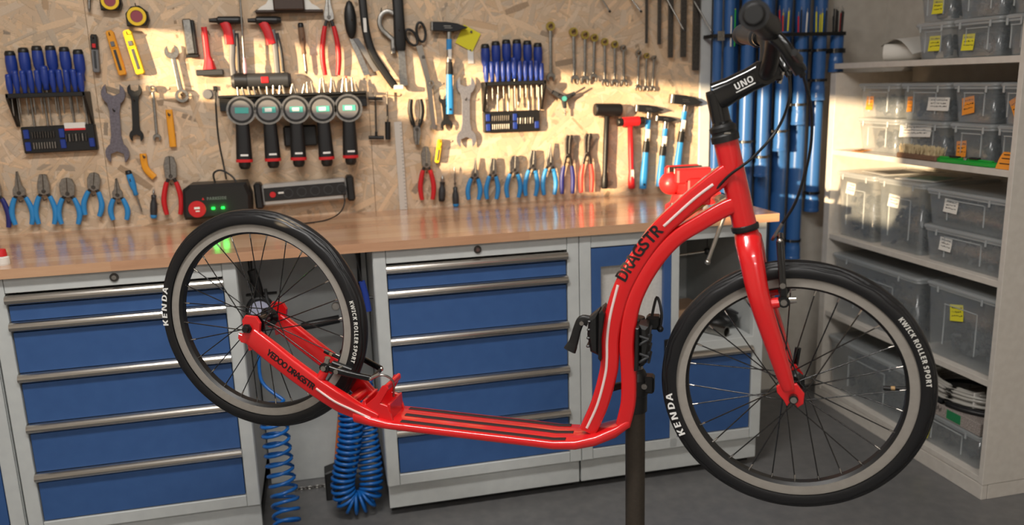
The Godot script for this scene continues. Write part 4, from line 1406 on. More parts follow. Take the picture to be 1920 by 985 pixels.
# ------------------------------------------------------------------ blue pipes right of the tool wall
func pipes():
	# x, bottom y, top y, z, radius, row
	var rows := [
		[0.9705, 0.88, 2.1, 0.060, 0.0165, 0], [1.017, 0.88, 2.1, 0.060, 0.0195, 0], [1.092, 0.978, 2.05, 0.060, 0.0235, 0], [1.163, 0.918, 1.62, 0.060, 0.0225, 0],
		[1.238, 1.011, 1.45, 0.060, 0.0225, 0], [1.311, 1.107, 1.445, 0.060, 0.0225, 0], [1.390, 1.195, 1.445, 0.060, 0.0235, 0], [1.461, 1.298, 1.445, 0.060, 0.0245, 0],
		[1.4255, 0.758, 1.62, 0.0, 0.026, 1], [1.350, 0.570, 1.66, -0.002, 0.028, 1], [1.275, 0.42, 1.7, -0.002, 0.028, 1], [1.202, 0.42, 1.8, -0.002, 0.028, 1], [1.129, 0.42, 1.8, -0.002, 0.028, 1], [1.056, 0.42, 1.8, -0.002, 0.028, 1]]
	var where := ["against the board edge", "second from the board edge", "third from the board edge", "fourth from the board edge", "fifth from the board edge", "sixth from the board edge", "seventh from the board edge", "shortest, next to the shelf unit"]
	var i := 0
	for p in rows:
		var lab: String
		if p[5] == 0: lab = "blue plastic pipe of the front row, " + where[i]
		else: lab = "lower blue pipe hanging behind the front row, " + ["nearest the shelf unit", "second nearest the shelf unit", "third nearest the shelf unit", "fourth nearest the shelf unit", "fifth nearest the shelf unit", "sixth nearest the shelf unit"][i - 8]
		var t := thing("blue_pipe", lab, "pipe", Vector3(p[0], p[1], p[3]), "blue pipes beside the shelf unit")
		var r: float = p[4]
		var h: float = p[2] - p[1]
		var k := Kit.new()
		k.lathe([Vector2(r, 0.055), Vector2(r, h), Vector2(r - 0.002, h), Vector2(r - 0.002, 0.055)], 26)
		var b := part(k, "tube", M.pipe, t)
		k = Kit.new()
		k.lathe([Vector2(r - 0.002, 0.0), Vector2(r + 0.0035, 0.0), Vector2(r + 0.004, 0.008), Vector2(r + 0.0025, 0.011), Vector2(r + 0.0025, 0.042), Vector2(r, 0.055)], 26)
		part(k, "socket", M.pipe, t)
		for y in ([h - 0.065] if p[5] == 0 and p[2] < 1.5 else []) + [0.075]:
			k = Kit.new()
			k.lathe([Vector2(r, y - 0.005), Vector2(r + 0.003, y - 0.005), Vector2(r + 0.003, y + 0.005), Vector2(r, y + 0.005)], 26)
			var ear := 0.011 if i >= 2 and p[5] == 0 else (0.0015 if p[5] == 0 else 0.006)
			for sd in [-1.0, 1.0]: k.box(Vector3(sd * (r + 0.002 + ear / 2), y, -0.004), Vector3(ear, 0.01, 0.012), 0.001)
			k.box(Vector3(0, y, -p[3] / 2 - r / 2 + 0.0), Vector3(0.012, 0.01, max(0.006, p[3] - r)), 0.001)
			var c := part(k, "clamp", M.black, t)
			k = Kit.new()
			k.box(Vector3(-r * 0.8, y, r * 0.62 + 0.002), Vector3(0.008, 0.011, 0.005), 0.001)
			part(k, "clamp_screw", M.chrome, c)
		i += 1
	# black rail carrying the row
	var rl := thing("pipe_rail", "black steel rail holding the tops of the blue pipes", "rail", Vector3(1.21, 1.438, 0.0))
	var k2 := Kit.new()
	k2.box(Vector3(0.0, 0, 0.0905), Vector3(0.53, 0.013, 0.008), 0.001)
	k2.box(Vector3(-0.2655, 0, 0.050), Vector3(0.01, 0.013, 0.086), 0.001)
	part(k2, "bar", M.black, rl)
	k2 = Kit.new()
	for xx in [-0.243, -0.16]:
		k2 = Kit.new()
		k2.box(Vector3(xx, 0.0, 0.094), Vector3(0.026, 0.034, 0.006), 0.001)
		part(k2, "bracket", M.steel, rl)
	# rods and cable ends standing in the open pipes
	var r := RandomNumberGenerator.new()
	r.seed = 77
	var cols := {"yellow": M.note_yellow, "red": M.redplastic, "green": M.green, "white": M.white, "black": M.black}
	var set_ := [[1.461, ["black", "black", "red", "black", "black", "black", "black"]], [1.390, ["yellow", "yellow", "black", "yellow"]], [1.311, ["red", "black", "white"]], [1.238, ["red", "red", "yellow", "white", "yellow"]]]
	for s in set_:
		var n := 0
		for c in s[1]:
			var a: float = TAU * n / s[1].size() + s[0] * 7.0
			var ln := r.randf_range(0.05, 0.085)
			var at := Vector3(s[0] + cos(a) * 0.013, 1.34, 0.060 + sin(a) * 0.013)
			var o := thing("cable_length", c + " cable length standing in the blue pipe " + {1.461: "next to the shelf unit", 1.390: "seventh from the board edge", 1.311: "sixth from the board edge", 1.238: "fifth from the board edge"}[s[0]], "cable", at, "cable lengths standing in the pipes")
			var k := Kit.new()
			var lean := Vector3(cos(a) * 0.006, 0, sin(a) * 0.003)
			k.rod(Vector3.ZERO, Vector3(0, 0.105 + ln, 0) + lean, 0.0030, 7)
			part(k, "sheath", cols[c], o)
			k = Kit.new()
			k.rod(Vector3(0, 0.105 + ln, 0) + lean, Vector3(0, 0.105 + ln + r.randf_range(0.006, 0.02), 0) + lean, 0.0014, 6)
			part(k, "bare_end", M.steel, o)
			n += 1
	# green and white rods in front of the pipes near the board
	for q in [[1.025, "green", 1.53, 0.0865], [1.010, "white", 1.505, 0.0865]]:
		var o := thing("cable_length", "thin %s rod tucked behind the rail in front of the second pipe" % q[1], "cable", Vector3(q[0], 1.40, q[3] - 0.0005))
		var k := Kit.new()
		k.rod(Vector3.ZERO, Vector3(0, q[2] - 1.40, 0), 0.0026, 7)
		part(k, "rod", cols[q[1]], o)
		k = Kit.new()
		k.ball(Vector3(0, q[2] - 1.40, 0), 0.0032, 8)
		part(k, "tip", M.brass, o)

# ------------------------------------------------------------------ tools on the wall
var hook_mesh: Mesh
func hook(p: Vector2, z := 0.03):
	if hook_mesh == null:
		var k := Kit.new()
		k.tube([Vector3(0, 0, -0.004), Vector3(0, 0, 0.030), Vector3(0, 0.002, 0.034), Vector3(0, 0.008, 0.036)], 0.0016, 6)
		hook_mesh = k.done()
	var o := put(hook_mesh, "hook", M.steeldark, wall_node)
	o.position = Vector3(p.x, p.y, 0)

# a tool hanging with its head at a and its tail at b: local y runs from tail to head
func tool_at(called: String, label: String, category: String, group: String, a: Vector2, b: Vector2) -> Node3D:
	var t := thing(called, label, category, Vector3(b.x, b.y, 0), group)
	var d := a - b
	t.rotation.z = atan2(-d.x, d.y)
	return t

func pliers(a: Vector2, b: Vector2, kind: String, hm: Material, sp: float, label: String, group := "pliers hanging on the tool wall", hm2: Material = null):
	var t := tool_at("pliers", label, "pliers", group, a, b)
	var L := a.distance_to(b)
	var zc := 0.022
	var py := L * (0.60 if kind == "needle" else 0.66)
	if kind == "pump": py = L * 0.66
	var jw: float = clampf(sp * 0.62, 0.011, 0.019)
	var k: Kit
	for s in [-1.0, 1.0]:
		k = Kit.new()
		var path := spline([Vector3(s * 0.005, py - 0.004, zc), Vector3(s * sp * 0.62, py * 0.80, zc), Vector3(s * sp * 0.98, py * 0.48, zc), Vector3(s * sp, py * 0.24, zc), Vector3(s * sp * 0.80, 0.0, zc)], 5)
		if kind == "pump": path = spline([Vector3(s * 0.006, py, zc), Vector3(s * sp * 0.7, py * 0.72, zc), Vector3(s * sp, py * 0.4, zc), Vector3(s * sp * 0.95, 0, zc)], 6)
		var n := path.size()
		var hp := path.slice(4 if kind != "pump" else 6)
		var rr := []
		for i in hp.size(): rr.append(0.0072 + 0.0016 * sin(PI * i / (hp.size() - 1.0)))
		k.sweep(hp, rr, k.circle(10, 1.0, 0.85), Vector3(0, 0, 1))
		var h := part(k, "handle", hm if s < 0 or hm2 == null else hm2, t)
		k = Kit.new()
		k.sweep(path.slice(0, 7), [1.0], k.rrect(0.010, 0.008, 0.002, 2), Vector3(0, 0, 1))
		part(k, "handle_neck", M.black if kind != "pump" else M.steeldark, h)
		k = Kit.new()
		var poly := []
		match kind:
			"needle": poly = [Vector2(-s * 0.002, py - 0.014), Vector2(s * jw, py - 0.006), Vector2(s * jw, py + 0.010), Vector2(s * jw * 0.55, py + (L - py) * 0.35), Vector2(s * 0.0022, L), Vector2(s * 0.0003, L), Vector2(s * 0.0003, py)]
			"combo": poly = [Vector2(-s * 0.002, py - 0.014), Vector2(s * jw, py - 0.006), Vector2(s * jw * 1.08, py + (L - py) * 0.35), Vector2(s * jw * 0.62, L - 0.002), Vector2(s * 0.004, L), Vector2(s * 0.0004, L - 0.001), Vector2(s * 0.0004, py)]
			"cutter": poly = [Vector2(-s * 0.002, py - 0.014), Vector2(s * jw * 1.1, py - 0.004), Vector2(s * jw * 1.25, py + (L - py) * 0.55), Vector2(s * jw * 0.8, L - 0.004), Vector2(s * 0.003, L), Vector2(s * 0.0004, L), Vector2(s * 0.0004, py)]
			_: poly = [Vector2(-s * 0.004, py - 0.012), Vector2(s * 0.010, py - 0.002), Vector2(s * 0.012, L - 0.030), Vector2(s * 0.015 + 0.003, L - 0.015), Vector2(s * 0.009 + 0.004, L), Vector2(0.004 + s * 0.001, L - 0.003), Vector2(0.001 + s * 0.001, L - 0.022), Vector2(s * 0.0005, py)]
		k.prism(poly, zc - 0.0055, zc + 0.0055, 0.0012)
		part(k, "jaw", M.steel if kind != "pump" else M.steeldark, t)
	k = Kit.new()
	k.disc(Vector3(0, py, 0), 0.0062, zc + 0.0045, zc + 0.0085, 14, 0.001)
	part(k, "pivot", M.steeldark, t)
	var q := b.lerp(a, (py - 0.028) / L)
	hook(q)

func hammer(hc: Vector2, hl: float, tail: Vector2, hh: float, kind: String, grip: Material, label: String):
	var t := tool_at("hammer", label, "hammer", "hammers on the tool wall", hc, tail)
	var L := hc.distance_to(tail)
	var zc := 0.026
	var k := Kit.new()
	if kind == "mallet" or kind == "soft":
		var r := hh / 2
		var tr := Transform3D(Basis(Vector3(0, 1, 0), Vector3(1, 0, 0), Vector3(0, 0, -1)), Vector3(0, L, zc + 0.008))
		if kind == "mallet":
			k.lathe([Vector2(0, -hl / 2), Vector2(r * 0.92, -hl / 2), Vector2(r, -hl / 2 + 0.004), Vector2(r, hl / 2 - 0.004), Vector2(r * 0.92, hl / 2), Vector2(0, hl / 2)], 24, tr)
			part(k, "head", M.rubber, t)
		else:
			k.lathe([Vector2(0, -hl * 0.30), Vector2(r * 0.97, -hl * 0.30), Vector2(r, -hl * 0.27), Vector2(r, hl * 0.27), Vector2(r * 0.97, hl * 0.30), Vector2(0, hl * 0.30)], 24, tr)
			var hd := part(k, "head", M.redplastic, t)
			for s in [-1.0, 1.0]:
				k = Kit.new()
				var f := [Vector2(0, hl * 0.30), Vector2(r * 0.8, hl * 0.30), Vector2(r * 0.85, hl * 0.36), Vector2(r * 0.85, hl * 0.47), Vector2(r * 0.7, hl * 0.5), Vector2(0, hl * 0.5)]
				if s < 0:
					var g := []
					for i in range(f.size() - 1, -1, -1): g.append(Vector2(f[i].x, -f[i].y))
					f = g
				k.lathe(f, 20, tr)
				part(k, "striking_face", M.black, hd)
		k = Kit.new()
		k.lathe([Vector2(0.0, 0.0), Vector2(0.011, 0.0), Vector2(0.0135, 0.006), Vector2(0.013, 0.035), Vector2(0.0095, 0.06), Vector2(0.0105, L * 0.6), Vector2(0.010, L - r * 1.2), Vector2(0.016, L - r * 0.7)], 18, Transform3D(Basis.IDENTITY, Vector3(0, 0, zc)), false)
		part(k, "shaft", M.rubber if kind == "mallet" else grip, t)
		if kind == "soft":
			k = Kit.new()
			k.box(Vector3(0.001, 0.055, zc + 0.0105), Vector3(0.010, 0.032, 0.0012))
			part(k, "sticker", M.paper, t)
	else:
		# cross-peen head: square face left, wedge right
		var h2 := hh / 2
		k.prism([Vector2(-hl * 0.45, L - h2), Vector2(-hl * 0.45, L + h2), Vector2(-hl * 0.05, L + h2), Vector2(hl * 0.22, L + h2 * 0.7), Vector2(hl * 0.5, L - h2 * 0.05), Vector2(hl * 0.5, L - h2 * 0.25), Vector2(hl * 0.2, L - h2), Vector2(hl * 0.08, L - h2 * 1.1)], zc - h2 * 0.8, zc + h2 * 0.8, 0.002)
		var hd := part(k, "head", mat("26272a", 0.42, 0.4), t)
		k = Kit.new()
		k.box(Vector3(-hl * 0.475, L, zc), Vector3(hl * 0.07, hh * 1.0, hh * 0.82), 0.002)
		part(k, "face", M.steel, hd)
		k = Kit.new()
		k.box(Vector3(-hl * 0.06, L + h2 * 0.1, zc + h2 * 0.8 + 0.0004), Vector3(hl * 0.2, 0.0022, 0.0008))
		k.box(Vector3(-hl * 0.03, L - h2 * 0.3, zc + h2 * 0.8 + 0.0004), Vector3(hl * 0.22, 0.0018, 0.0008))
		part(k, "stamp", M.steel, hd)
		k = Kit.new()
		k.sweep([Vector3(0, L * 0.50, zc), Vector3(0, L - h2, zc)], [1.0], k.rrect(0.017, 0.013, 0.005, 2), Vector3(0, 0, 1))
		part(k, "shaft", M.steel, t)
		k = Kit.new()
		k.sweep([Vector3(0, L * 0.74, zc), Vector3(0, L * 0.86, zc)], [1.0], k.rrect(0.0182, 0.0142, 0.005, 2), Vector3(0, 0, 1))
		part(k, "blue_sleeve", M.handle, t)
		k = Kit.new()
		k.box(Vector3(0.001, L * 0.69, zc + 0.0078), Vector3(0.0115, L * 0.11, 0.0012))
		part(k, "sticker", M.paper, t)
		k = Kit.new()
		var rr := []
		var pp := []
		for i in 11:
			var u := i / 10.0
			pp.append(Vector3(0, lerpf(0.0, L * 0.50, u), zc))
			rr.append(1.0 + 0.10 * sin(u * PI * 1.5 + 0.4) + (0.06 if i == 0 else 0.0))
		k.sweep(pp, rr, k.rrect(0.0235, 0.020, 0.008, 3), Vector3(0, 0, 1))
		var gp := part(k, "grip", grip, t)
		k = Kit.new()
		k.sweep([Vector3(0, L * 0.46, zc), Vector3(0, L * 0.50, zc), Vector3(0, L * 0.60, zc)], [1.05, 1.04, 0.9], k.rrect(0.024, 0.0205, 0.008, 3), Vector3(0, 0, 1))
		part(k, "grip_collar", M.black, gp)
		k = Kit.new()
		k.disc(Vector3(0.0, L * 0.055, 0), 0.004, zc + 0.0095, zc + 0.0125, 12)
		part(k, "hang_hole", M.black, gp)
	for s in [-1.0, 1.0]: hook(hc + Vector2(s * (0.016 if kind != "mallet" else 0.022), -hh / 2 - 0.003))

func ring_wrench(a: Vector2, b: Vector2, w: float, label: String, group: String, brass := true):
	# combination spanner: ring at the top, open jaw at the bottom
	var t := tool_at("combination_wrench", label, "wrench", group, a, b)
	var L := a.distance_to(b)
	var zc := 0.016
	var R := w * 0.95
	var k := Kit.new()
	k.washer(Vector3(0, L - R, 0), R * 0.58, R, zc - 0.005, zc + 0.005, 20)
	part(k, "ring", M.brass if brass else M.steel, t)
	k = Kit.new()
	k.sweep([Vector3(0, R * 1.7, zc), Vector3(0, L * 0.5, zc), Vector3(0, L - R * 1.9, zc)], [1.0, 0.9, 1.0], k.rrect(w * 0.72, 0.006, 0.002, 2), Vector3(0, 0, 1))
	part(k, "shank", M.steel, t)
	k = Kit.new()
	k.prism(jaw_poly(R * 1.08, R * 1.02, 0.5), zc - 0.004, zc + 0.004, 0.001)
	part(k, "open_jaw", M.steel, t)
	hook(a.lerp(b, R / L))

func jaw_poly(R: float, cy: float, open: float) -> Array:
	# a spanner mouth opening downward, centre at (0, cy)
	var p := []
	var a0 := -PI / 2 + open
	for i in 15:
		var a := a0 + (TAU - 2 * open) * i / 14.0
		p.append(Vector2(cos(a) * R, cy + sin(a) * R))
	var g: float = R * sin(open) * 0.95
	p.append(Vector2(-g, cy - R * 0.45)); p.append(Vector2(-g * 0.95, cy - R * 0.05)); p.append(Vector2(0, cy + R * 0.18)); p.append(Vector2(g * 0.95, cy - R * 0.05)); p.append(Vector2(g, cy - R * 0.45))
	return p

func flat_wrench(a: Vector2, b: Vector2, Ra: float, Rb: float, sw: float, th: float, m: Material, label: String):
	# flat double open-ended spanner
	var t := tool_at("open_wrench", label, "wrench", "", a, b)
	var L := a.distance_to(b)
	var zc := 0.016
	var k := Kit.new()
	k.prism(jaw_poly(Rb, Rb * 0.92, 0.62), zc - th / 2, zc + th / 2, 0.0008)
	part(k, "jaw", m, t)
	k = Kit.new()
	k.x = Transform3D(Basis(Vector3(0, 0, 1), PI), Vector3(0, L, 0))
	k.prism(jaw_poly(Ra, Ra * 0.92, 0.62), zc - th / 2, zc + th / 2, 0.0008)
	part(k, "jaw", m, t)
	k = Kit.new()
	k.prism([Vector2(-Rb * 0.62, Rb * 1.45), Vector2(Rb * 0.62, Rb * 1.45), Vector2(sw / 2, Rb * 2.5), Vector2(sw / 2, L - Ra * 2.5), Vector2(Ra * 0.62, L - Ra * 1.45), Vector2(-Ra * 0.62, L - Ra * 1.45), Vector2(-sw / 2, L - Ra * 2.5), Vector2(-sw / 2, Rb * 2.5)], zc - th * 0.42, zc + th * 0.42, 0.0006)
	var s := part(k, "shank", m, t)
	k = Kit.new()
	k.disc(Vector3(0, L - Ra * 2.4, 0), 0.0035, zc + th * 0.42, zc + th * 0.42 + 0.0008, 12)
	part(k, "hang_hole", M.black, s)
	hook(a.lerp(b, Ra * 2.4 / L))

func screwdriver(a: Vector2, b: Vector2, hl: float, hr: float, hm: Material, label: String, z := 0.022, group := "", br := 0.0028, cap: Material = null):
	# handle end at a, tip at b
	var t := thing("screwdriver", label, "screwdriver", Vector3(b.x, b.y, 0), group)
	var d := a - b
	t.rotation.z = atan2(-d.x, d.y)
	var L := a.distance_to(b)
	var tr := Transform3D(Basis.IDENTITY, Vector3(0, 0, z))
	var k := Kit.new()
	k.lathe([Vector2(br * 1.6, L - hl), Vector2(hr * 0.72, L - hl + 0.002), Vector2(hr * 0.62, L - hl * 0.80), Vector2(hr * 0.95, L - hl * 0.62), Vector2(hr, L - hl * 0.35), Vector2(hr * 0.9, L - hl * 0.16)], 14, tr, false)
	part(k, "handle", hm, t)
	k = Kit.new()
	k.lathe([Vector2(hr * 0.9, L - hl * 0.16), Vector2(hr * 0.93, L - hl * 0.10), Vector2(hr * 0.75, L - 0.001), Vector2(0, L)], 14, tr, false)
	part(k, "handle_cap", cap if cap != null else M.black, t)
	k = Kit.new()
	k.lathe([Vector2(0, 0), Vector2(br * 0.45, 0.0), Vector2(br, 0.010), Vector2(br, L - hl)], 10, tr)
	part(k, "blade", M.steel, t)

func screwdriver_rack(x0: float, x1: float, y: float, side: String):
	# black shelf carrying two rows of blue-handled screwdrivers, handles up
	var w := x1 - x0
	var t := thing("screwdriver_rack", "black wall rack full of blue screwdrivers, " + side, "rack", Vector3((x0 + x1) / 2, y, 0), "screwdriver racks")
	var k := Kit.new()
	for r in 3: k.box(Vector3(0, 0, 0.006 + 0.029 * r), Vector3(w, 0.014, 0.012), 0.002)
	for i in 12: k.box(Vector3(-w / 2 + 0.004 + (w - 0.008) * i / 11.0, 0, 0.035), Vector3(0.007, 0.013, 0.068))
	part(k, "shelf", M.black, t)
	for s in [-1.0, 1.0]:
		k = Kit.new()
		k.prism([Vector2(0.0, 0.005), Vector2(0.07, 0.005), Vector2(0.07, -0.008), Vector2(0.014, -0.095), Vector2(0.0, -0.095)], -0.004, 0.004, 0.001)
		var b := part(k, "bracket", M.black, t)
		b.transform = Transform3D(Basis(Vector3(0, 0, 1), Vector3(0, 1, 0), Vector3(-1, 0, 0)), Vector3(s * (w / 2 - 0.004), 0, 0))
	for i in 6:
		var px := x0 + w * (0.07 + 0.172 * i)
		var hgt: float = 0.118 + 0.020 * sin(PI * (i + 0.6) / 6.2)
		screwdriver(Vector2(px, y + hgt + 0.012), Vector2(px, y - 0.085 - 0.02 * (i % 3)), 0.098, 0.0165, M.bluegrip, "large blue screwdriver, back row of the rack " + side, 0.0205, "large screwdrivers in the rack " + side, 0.0035)
	for i in 11:
		var px := x0 + w * (0.045 + 0.091 * i)
		if i == 10: px -= 0.002
		screwdriver(Vector2(px, y + 0.076 + (0.012 if i == 5 else 0.0) - (0.010 if i == 0 or i == 10 else 0.0)), Vector2(px, y - 0.06 - 0.035 * float(i == 5)), 0.074, 0.0095 if i != 5 else 0.0125, M.bluegrip, "slim blue screwdriver, front row of the rack " + side, 0.0495, "slim screwdrivers in the rack " + side, 0.0024, M.bluegrip)

func bit_case(a: Vector2, b: Vector2, h: float, side: String):
	# a, b: left and right middle of an open black case of bits and sockets
	var w := a.distance_to(b)
	var t := thing("bit_case", "open black bit case, " + side, "case", Vector3((a.x + b.x) / 2, (a.y + b.y) / 2, 0), "bit cases")
	t.rotation.z = atan2(b.y - a.y, b.x - a.x)
	var k := Kit.new()
	k.box(Vector3(0, 0, 0.013), Vector3(w, h, 0.026), 0.003)
	part(k, "case", M.black, t)
	for s in [[-w * 0.43, h * 0.22], [-w * 0.43, -h * 0.24], [0.01, h * 0.2], [0.01, -h * 0.2], [w * 0.44, -h * 0.2]]:
		k = Kit.new()
		k.box(Vector3(s[0], s[1], 0.0285), Vector3(w * 0.075, h * 0.34, 0.006), 0.002)
		part(k, "clip", M.bluegrip, t)
	for i in 9:
		for r in 2:
			k = Kit.new()
			k.rod(Vector3(-w * 0.35 + i * w * 0.036, -h * 0.34 + r * h * 0.40, 0.029), Vector3(-w * 0.35 + i * w * 0.036, -h * 0.34 + r * h * 0.40 + h * 0.24, 0.029), 0.0026, 6)
			part(k, "bit", M.steel if r == 0 else M.steeldark, t)
	for i in 7:
		k = Kit.new()
		k.rod(Vector3(w * 0.10 + i * w * 0.045, -h * 0.12, 0.029), Vector3(w * 0.10 + i * w * 0.045, h * 0.16, 0.029), 0.0030, 6)
		part(k, "bit", M.steeldark if i % 2 == 0 else M.steel, t)

func torque_tool(hc: Vector2, tail: Vector2, label: String, lit: bool):
	var t := tool_at("torque_wrench", label, "torque wrench", "digital torque wrenches in a row", hc, tail)
	var L := hc.distance_to(tail)
	var R := 0.044
	var zc := 0.074
	var k := Kit.new()
	k.disc(Vector3(0, L, 0), R, zc - 0.018, zc + 0.014, 32, 0.004)
	var h := part(k, "head", M.black, t)
	k = Kit.new()
	k.washer(Vector3(0, L, 0), R * 0.90, R * 1.04, zc + 0.010, zc + 0.0155, 32)
	part(k, "head_ring", M.steel, h)
	k = Kit.new()
	k.disc(Vector3(0, L, 0), R * 0.74, zc + 0.012, zc + 0.0165, 28, 0.001)
	part(k, "dial", M.grey, h)
	k = Kit.new()
	k.box(Vector3(0.002, L + 0.001, zc + 0.0172), Vector3(R * 0.95, R * 0.42, 0.0016))
	part(k, "display", M.teal, h)
	if lit:
		k = Kit.new()
		k.box(Vector3(0.0, L + 0.001, zc + 0.0182), Vector3(R * 0.5, R * 0.26, 0.0008))
		part(k, "digits", M.white_print, h)
	k = Kit.new()
	k.sweep([Vector3(0, L - R * 0.8, zc - 0.003), Vector3(0, L * 0.45, zc - 0.004), Vector3(0, L * 0.12, zc - 0.004)], [0.88, 1.0, 1.1], k.rrect(0.046, 0.036, 0.013, 4), Vector3(0, 0, 1))
	var hd := part(k, "handle", M.rubber, t)
	k = Kit.new()
	k.box(Vector3(0.002, L * 0.2, zc + 0.0155), Vector3(0.024, 0.006, 0.001))
	part(k, "print", M.white_print, hd)
	k = Kit.new()
	k.sweep([Vector3(0, L * 0.07, zc - 0.004), Vector3(0, L * 0.125, zc - 0.004)], [1.14], k.rrect(0.046, 0.036, 0.013, 4), Vector3(0, 0, 1))
	part(k, "red_band", M.redplastic, t)
	k = Kit.new()
	k.lathe([Vector2(0, -0.012), Vector2(0.014, -0.010), Vector2(0.019, 0.0), Vector2(0.019, L * 0.07)], 18, Transform3D(Basis.IDENTITY, Vector3(0, 0, zc - 0.004)), false)
	part(k, "end_knob", M.black, t)

func tool_wall():
	# --- racks
	screwdriver_rack(-1.3844, -1.1612, 1.3046, "left of the yellow knives")
	screwdriver_rack(0.1011, 0.3199, 1.2951, "right of the yellow note")
	bit_case(Vector2(-1.3703, 1.1675), Vector2(-1.1580, 1.1695), 0.083, "under the rack left of the yellow knives")
	bit_case(Vector2(0.1015, 1.1630), Vector2(0.3051, 1.1621), 0.073, "under the rack right of the yellow note")
	# red and white pack on the left case
	var rp := thing("small_pack", "small red and white pack resting on the bit case", "pack", Vector3(-1.2146, 1.2004, 0.016))
	var k := Kit.new()
	k.box(Vector3(0, 0.004, 0), Vector3(0.062, 0.024, 0.022), 0.002)
	part(k, "pack", M.paper, rp)
	k = Kit.new()
	k.box(Vector3(0, -0.004, 0.0115), Vector3(0.06, 0.006, 0.001))
	part(k, "stripe", M.redplastic, rp)
	# --- pliers, left group
	var H = M.handle
	pliers(Vector2(-1.4685, 1.0630), Vector2(-1.4689, 0.8974), "combo", M.navy, 0.024, "dark purple pliers at the very end of the tool wall")
	pliers(Vector2(-1.4007, 1.0726), Vector2(-1.4053, 0.9032), "needle", H, 0.029, "blue long-nose pliers beside the purple pliers")
	pliers(Vector2(-1.3277, 1.0602), Vector2(-1.3391, 0.9004), "combo", H, 0.028, "blue combination pliers between long-nose and side cutters, under the bit case")
	pliers(Vector2(-1.2602, 1.0446), Vector2(-1.2709, 0.8956), "cutter", H, 0.030, "blue side cutters hanging low, touching another cutter")
	pliers(Vector2(-1.1772, 1.0570), Vector2(-1.2014, 0.9188), "cutter", H, 0.026, "blue side cutters hanging higher than their neighbours under the grey spanner")
	pliers(Vector2(-1.1150, 1.0347), Vector2(-1.1206, 0.8993), "needle", H, 0.025, "small blue needle-nose pliers beside the slanting screwdriver")
	pliers(Vector2(-0.9462, 1.0981), Vector2(-0.9547, 0.9058), "cutter", M.redplastic, 0.026, "red handled pliers beside the black charger", "pliers hanging on the tool wall")
	# --- pliers, right group
	pliers(Vector2(-0.1074, 1.0892), Vector2(-0.1117, 0.9028), "cutter", M.redplastic, 0.023, "dark red handled pliers beside the steel ruler")
	pliers(Vector2(0.0660, 1.0398), Vector2(0.0541, 0.8925), "needle", H, 0.022, "blue needle-nose pliers, nearest the small screwdrivers")
	pliers(Vector2(0.1314, 1.0365), Vector2(0.1202, 0.8903), "combo", H, 0.021, "blue combination pliers, second in the row from the small screwdrivers")
	pliers(Vector2(0.2095, 1.0420), Vector2(0.1989, 0.8912), "cutter", H, 0.025, "blue cutters, third in the row from the small screwdrivers")
	pliers(Vector2(0.2788, 1.0576), Vector2(0.2645, 0.8930), "combo", H, 0.022, "blue flat pliers, fourth in the row from the small screwdrivers")
	pliers(Vector2(0.3428, 1.0792), Vector2(0.3348, 0.8926), "needle", H, 0.024, "blue long-nose pliers beside the navy water-pump pliers")
	pliers(Vector2(0.4113, 1.1066), Vector2(0.4037, 0.8923), "pump", M.navy, 0.021, "navy handled water-pump pliers")
	pliers(Vector2(0.4840, 1.1091), Vector2(0.4774, 0.8937), "pump", mat("e0483f", 0.4), 0.021, "bright red handled water-pump pliers")
	# --- hammers
	hammer(Vector2(0.5579, 1.1901), 0.100, Vector2(0.5458, 0.9035), 0.046, "mallet", M.rubber, "black rubber mallet hanging beside the red hammer")
	hammer(Vector2(0.6462, 1.1445), 0.104, Vector2(0.6525, 0.8971), 0.036, "soft", M.redplastic, "red soft-face hammer with black faces")
	hammer(Vector2(0.7209, 1.1878), 0.108, Vector2(0.6970, 0.8945), 0.026, "peen", M.handle, "blue handled cross-peen hammer beside the red hammer")
	hammer(Vector2(0.7885, 1.1484), 0.084, Vector2(0.7631, 0.8986), 0.020, "peen", M.handle, "smallest blue handled cross-peen hammer")
	hammer(Vector2(0.8661, 1.2134), 0.126, Vector2(0.8295, 0.9290), 0.034, "peen", M.handle, "largest blue handled hammer, hanging behind the red vise")
	hammer(Vector2(-0.0078, 1.4894), 0.124, Vector2(-0.0180, 1.1971), 0.030, "peen", M.handle, "blue handled hammer beside the yellow note")
	# --- combination spanners
	var ws := [[Vector2(0.3538, 1.5017), Vector2(0.3513, 1.2945), 0.0165, "largest combination spanner, standing apart beside the rack"], [Vector2(0.4371, 1.4807), Vector2(0.4401, 1.2844), 0.0165, "combination spanner with a brass ring, longest of the close row"], [Vector2(0.4802, 1.4691), Vector2(0.4780, 1.2832), 0.0155, "combination spanner with a brass ring, second of the close row"], [Vector2(0.5158, 1.4576), Vector2(0.5102, 1.2916), 0.0145, "combination spanner with a brass ring, third of the close row"], [Vector2(0.5535, 1.4423), Vector2(0.5544, 1.2734), 0.014, "combination spanner with a brass ring, fourth of the close row"], [Vector2(0.5916, 1.4324), Vector2(0.5910, 1.2722), 0.0135, "combination spanner with a brass ring, fifth of the close row"], [Vector2(0.6238, 1.4170), Vector2(0.6277, 1.2730), 0.012, "bright combination spanner at the end of the close row"], [Vector2(0.6829, 1.3972), Vector2(0.6812, 1.2523), 0.012, "dark small spanner, first of the last three"], [Vector2(0.7137, 1.3871), Vector2(0.7102, 1.2514), 0.0105, "small spanner with a brass ring between two dark small ones"], [Vector2(0.7426, 1.3771), Vector2(0.7373, 1.2505), 0.010, "smallest dark spanner, last of the set"]]
	for i in ws.size(): ring_wrench(ws[i][0], ws[i][1], ws[i][2], ws[i][3], "combination spanner set", not (i in [6, 7, 9]))
	ring_wrench(Vector2(-0.8850, 1.2680), Vector2(-0.9051, 1.4481), 0.022, "large chrome combination spanner hanging jaw up beside the steel block", "", false)
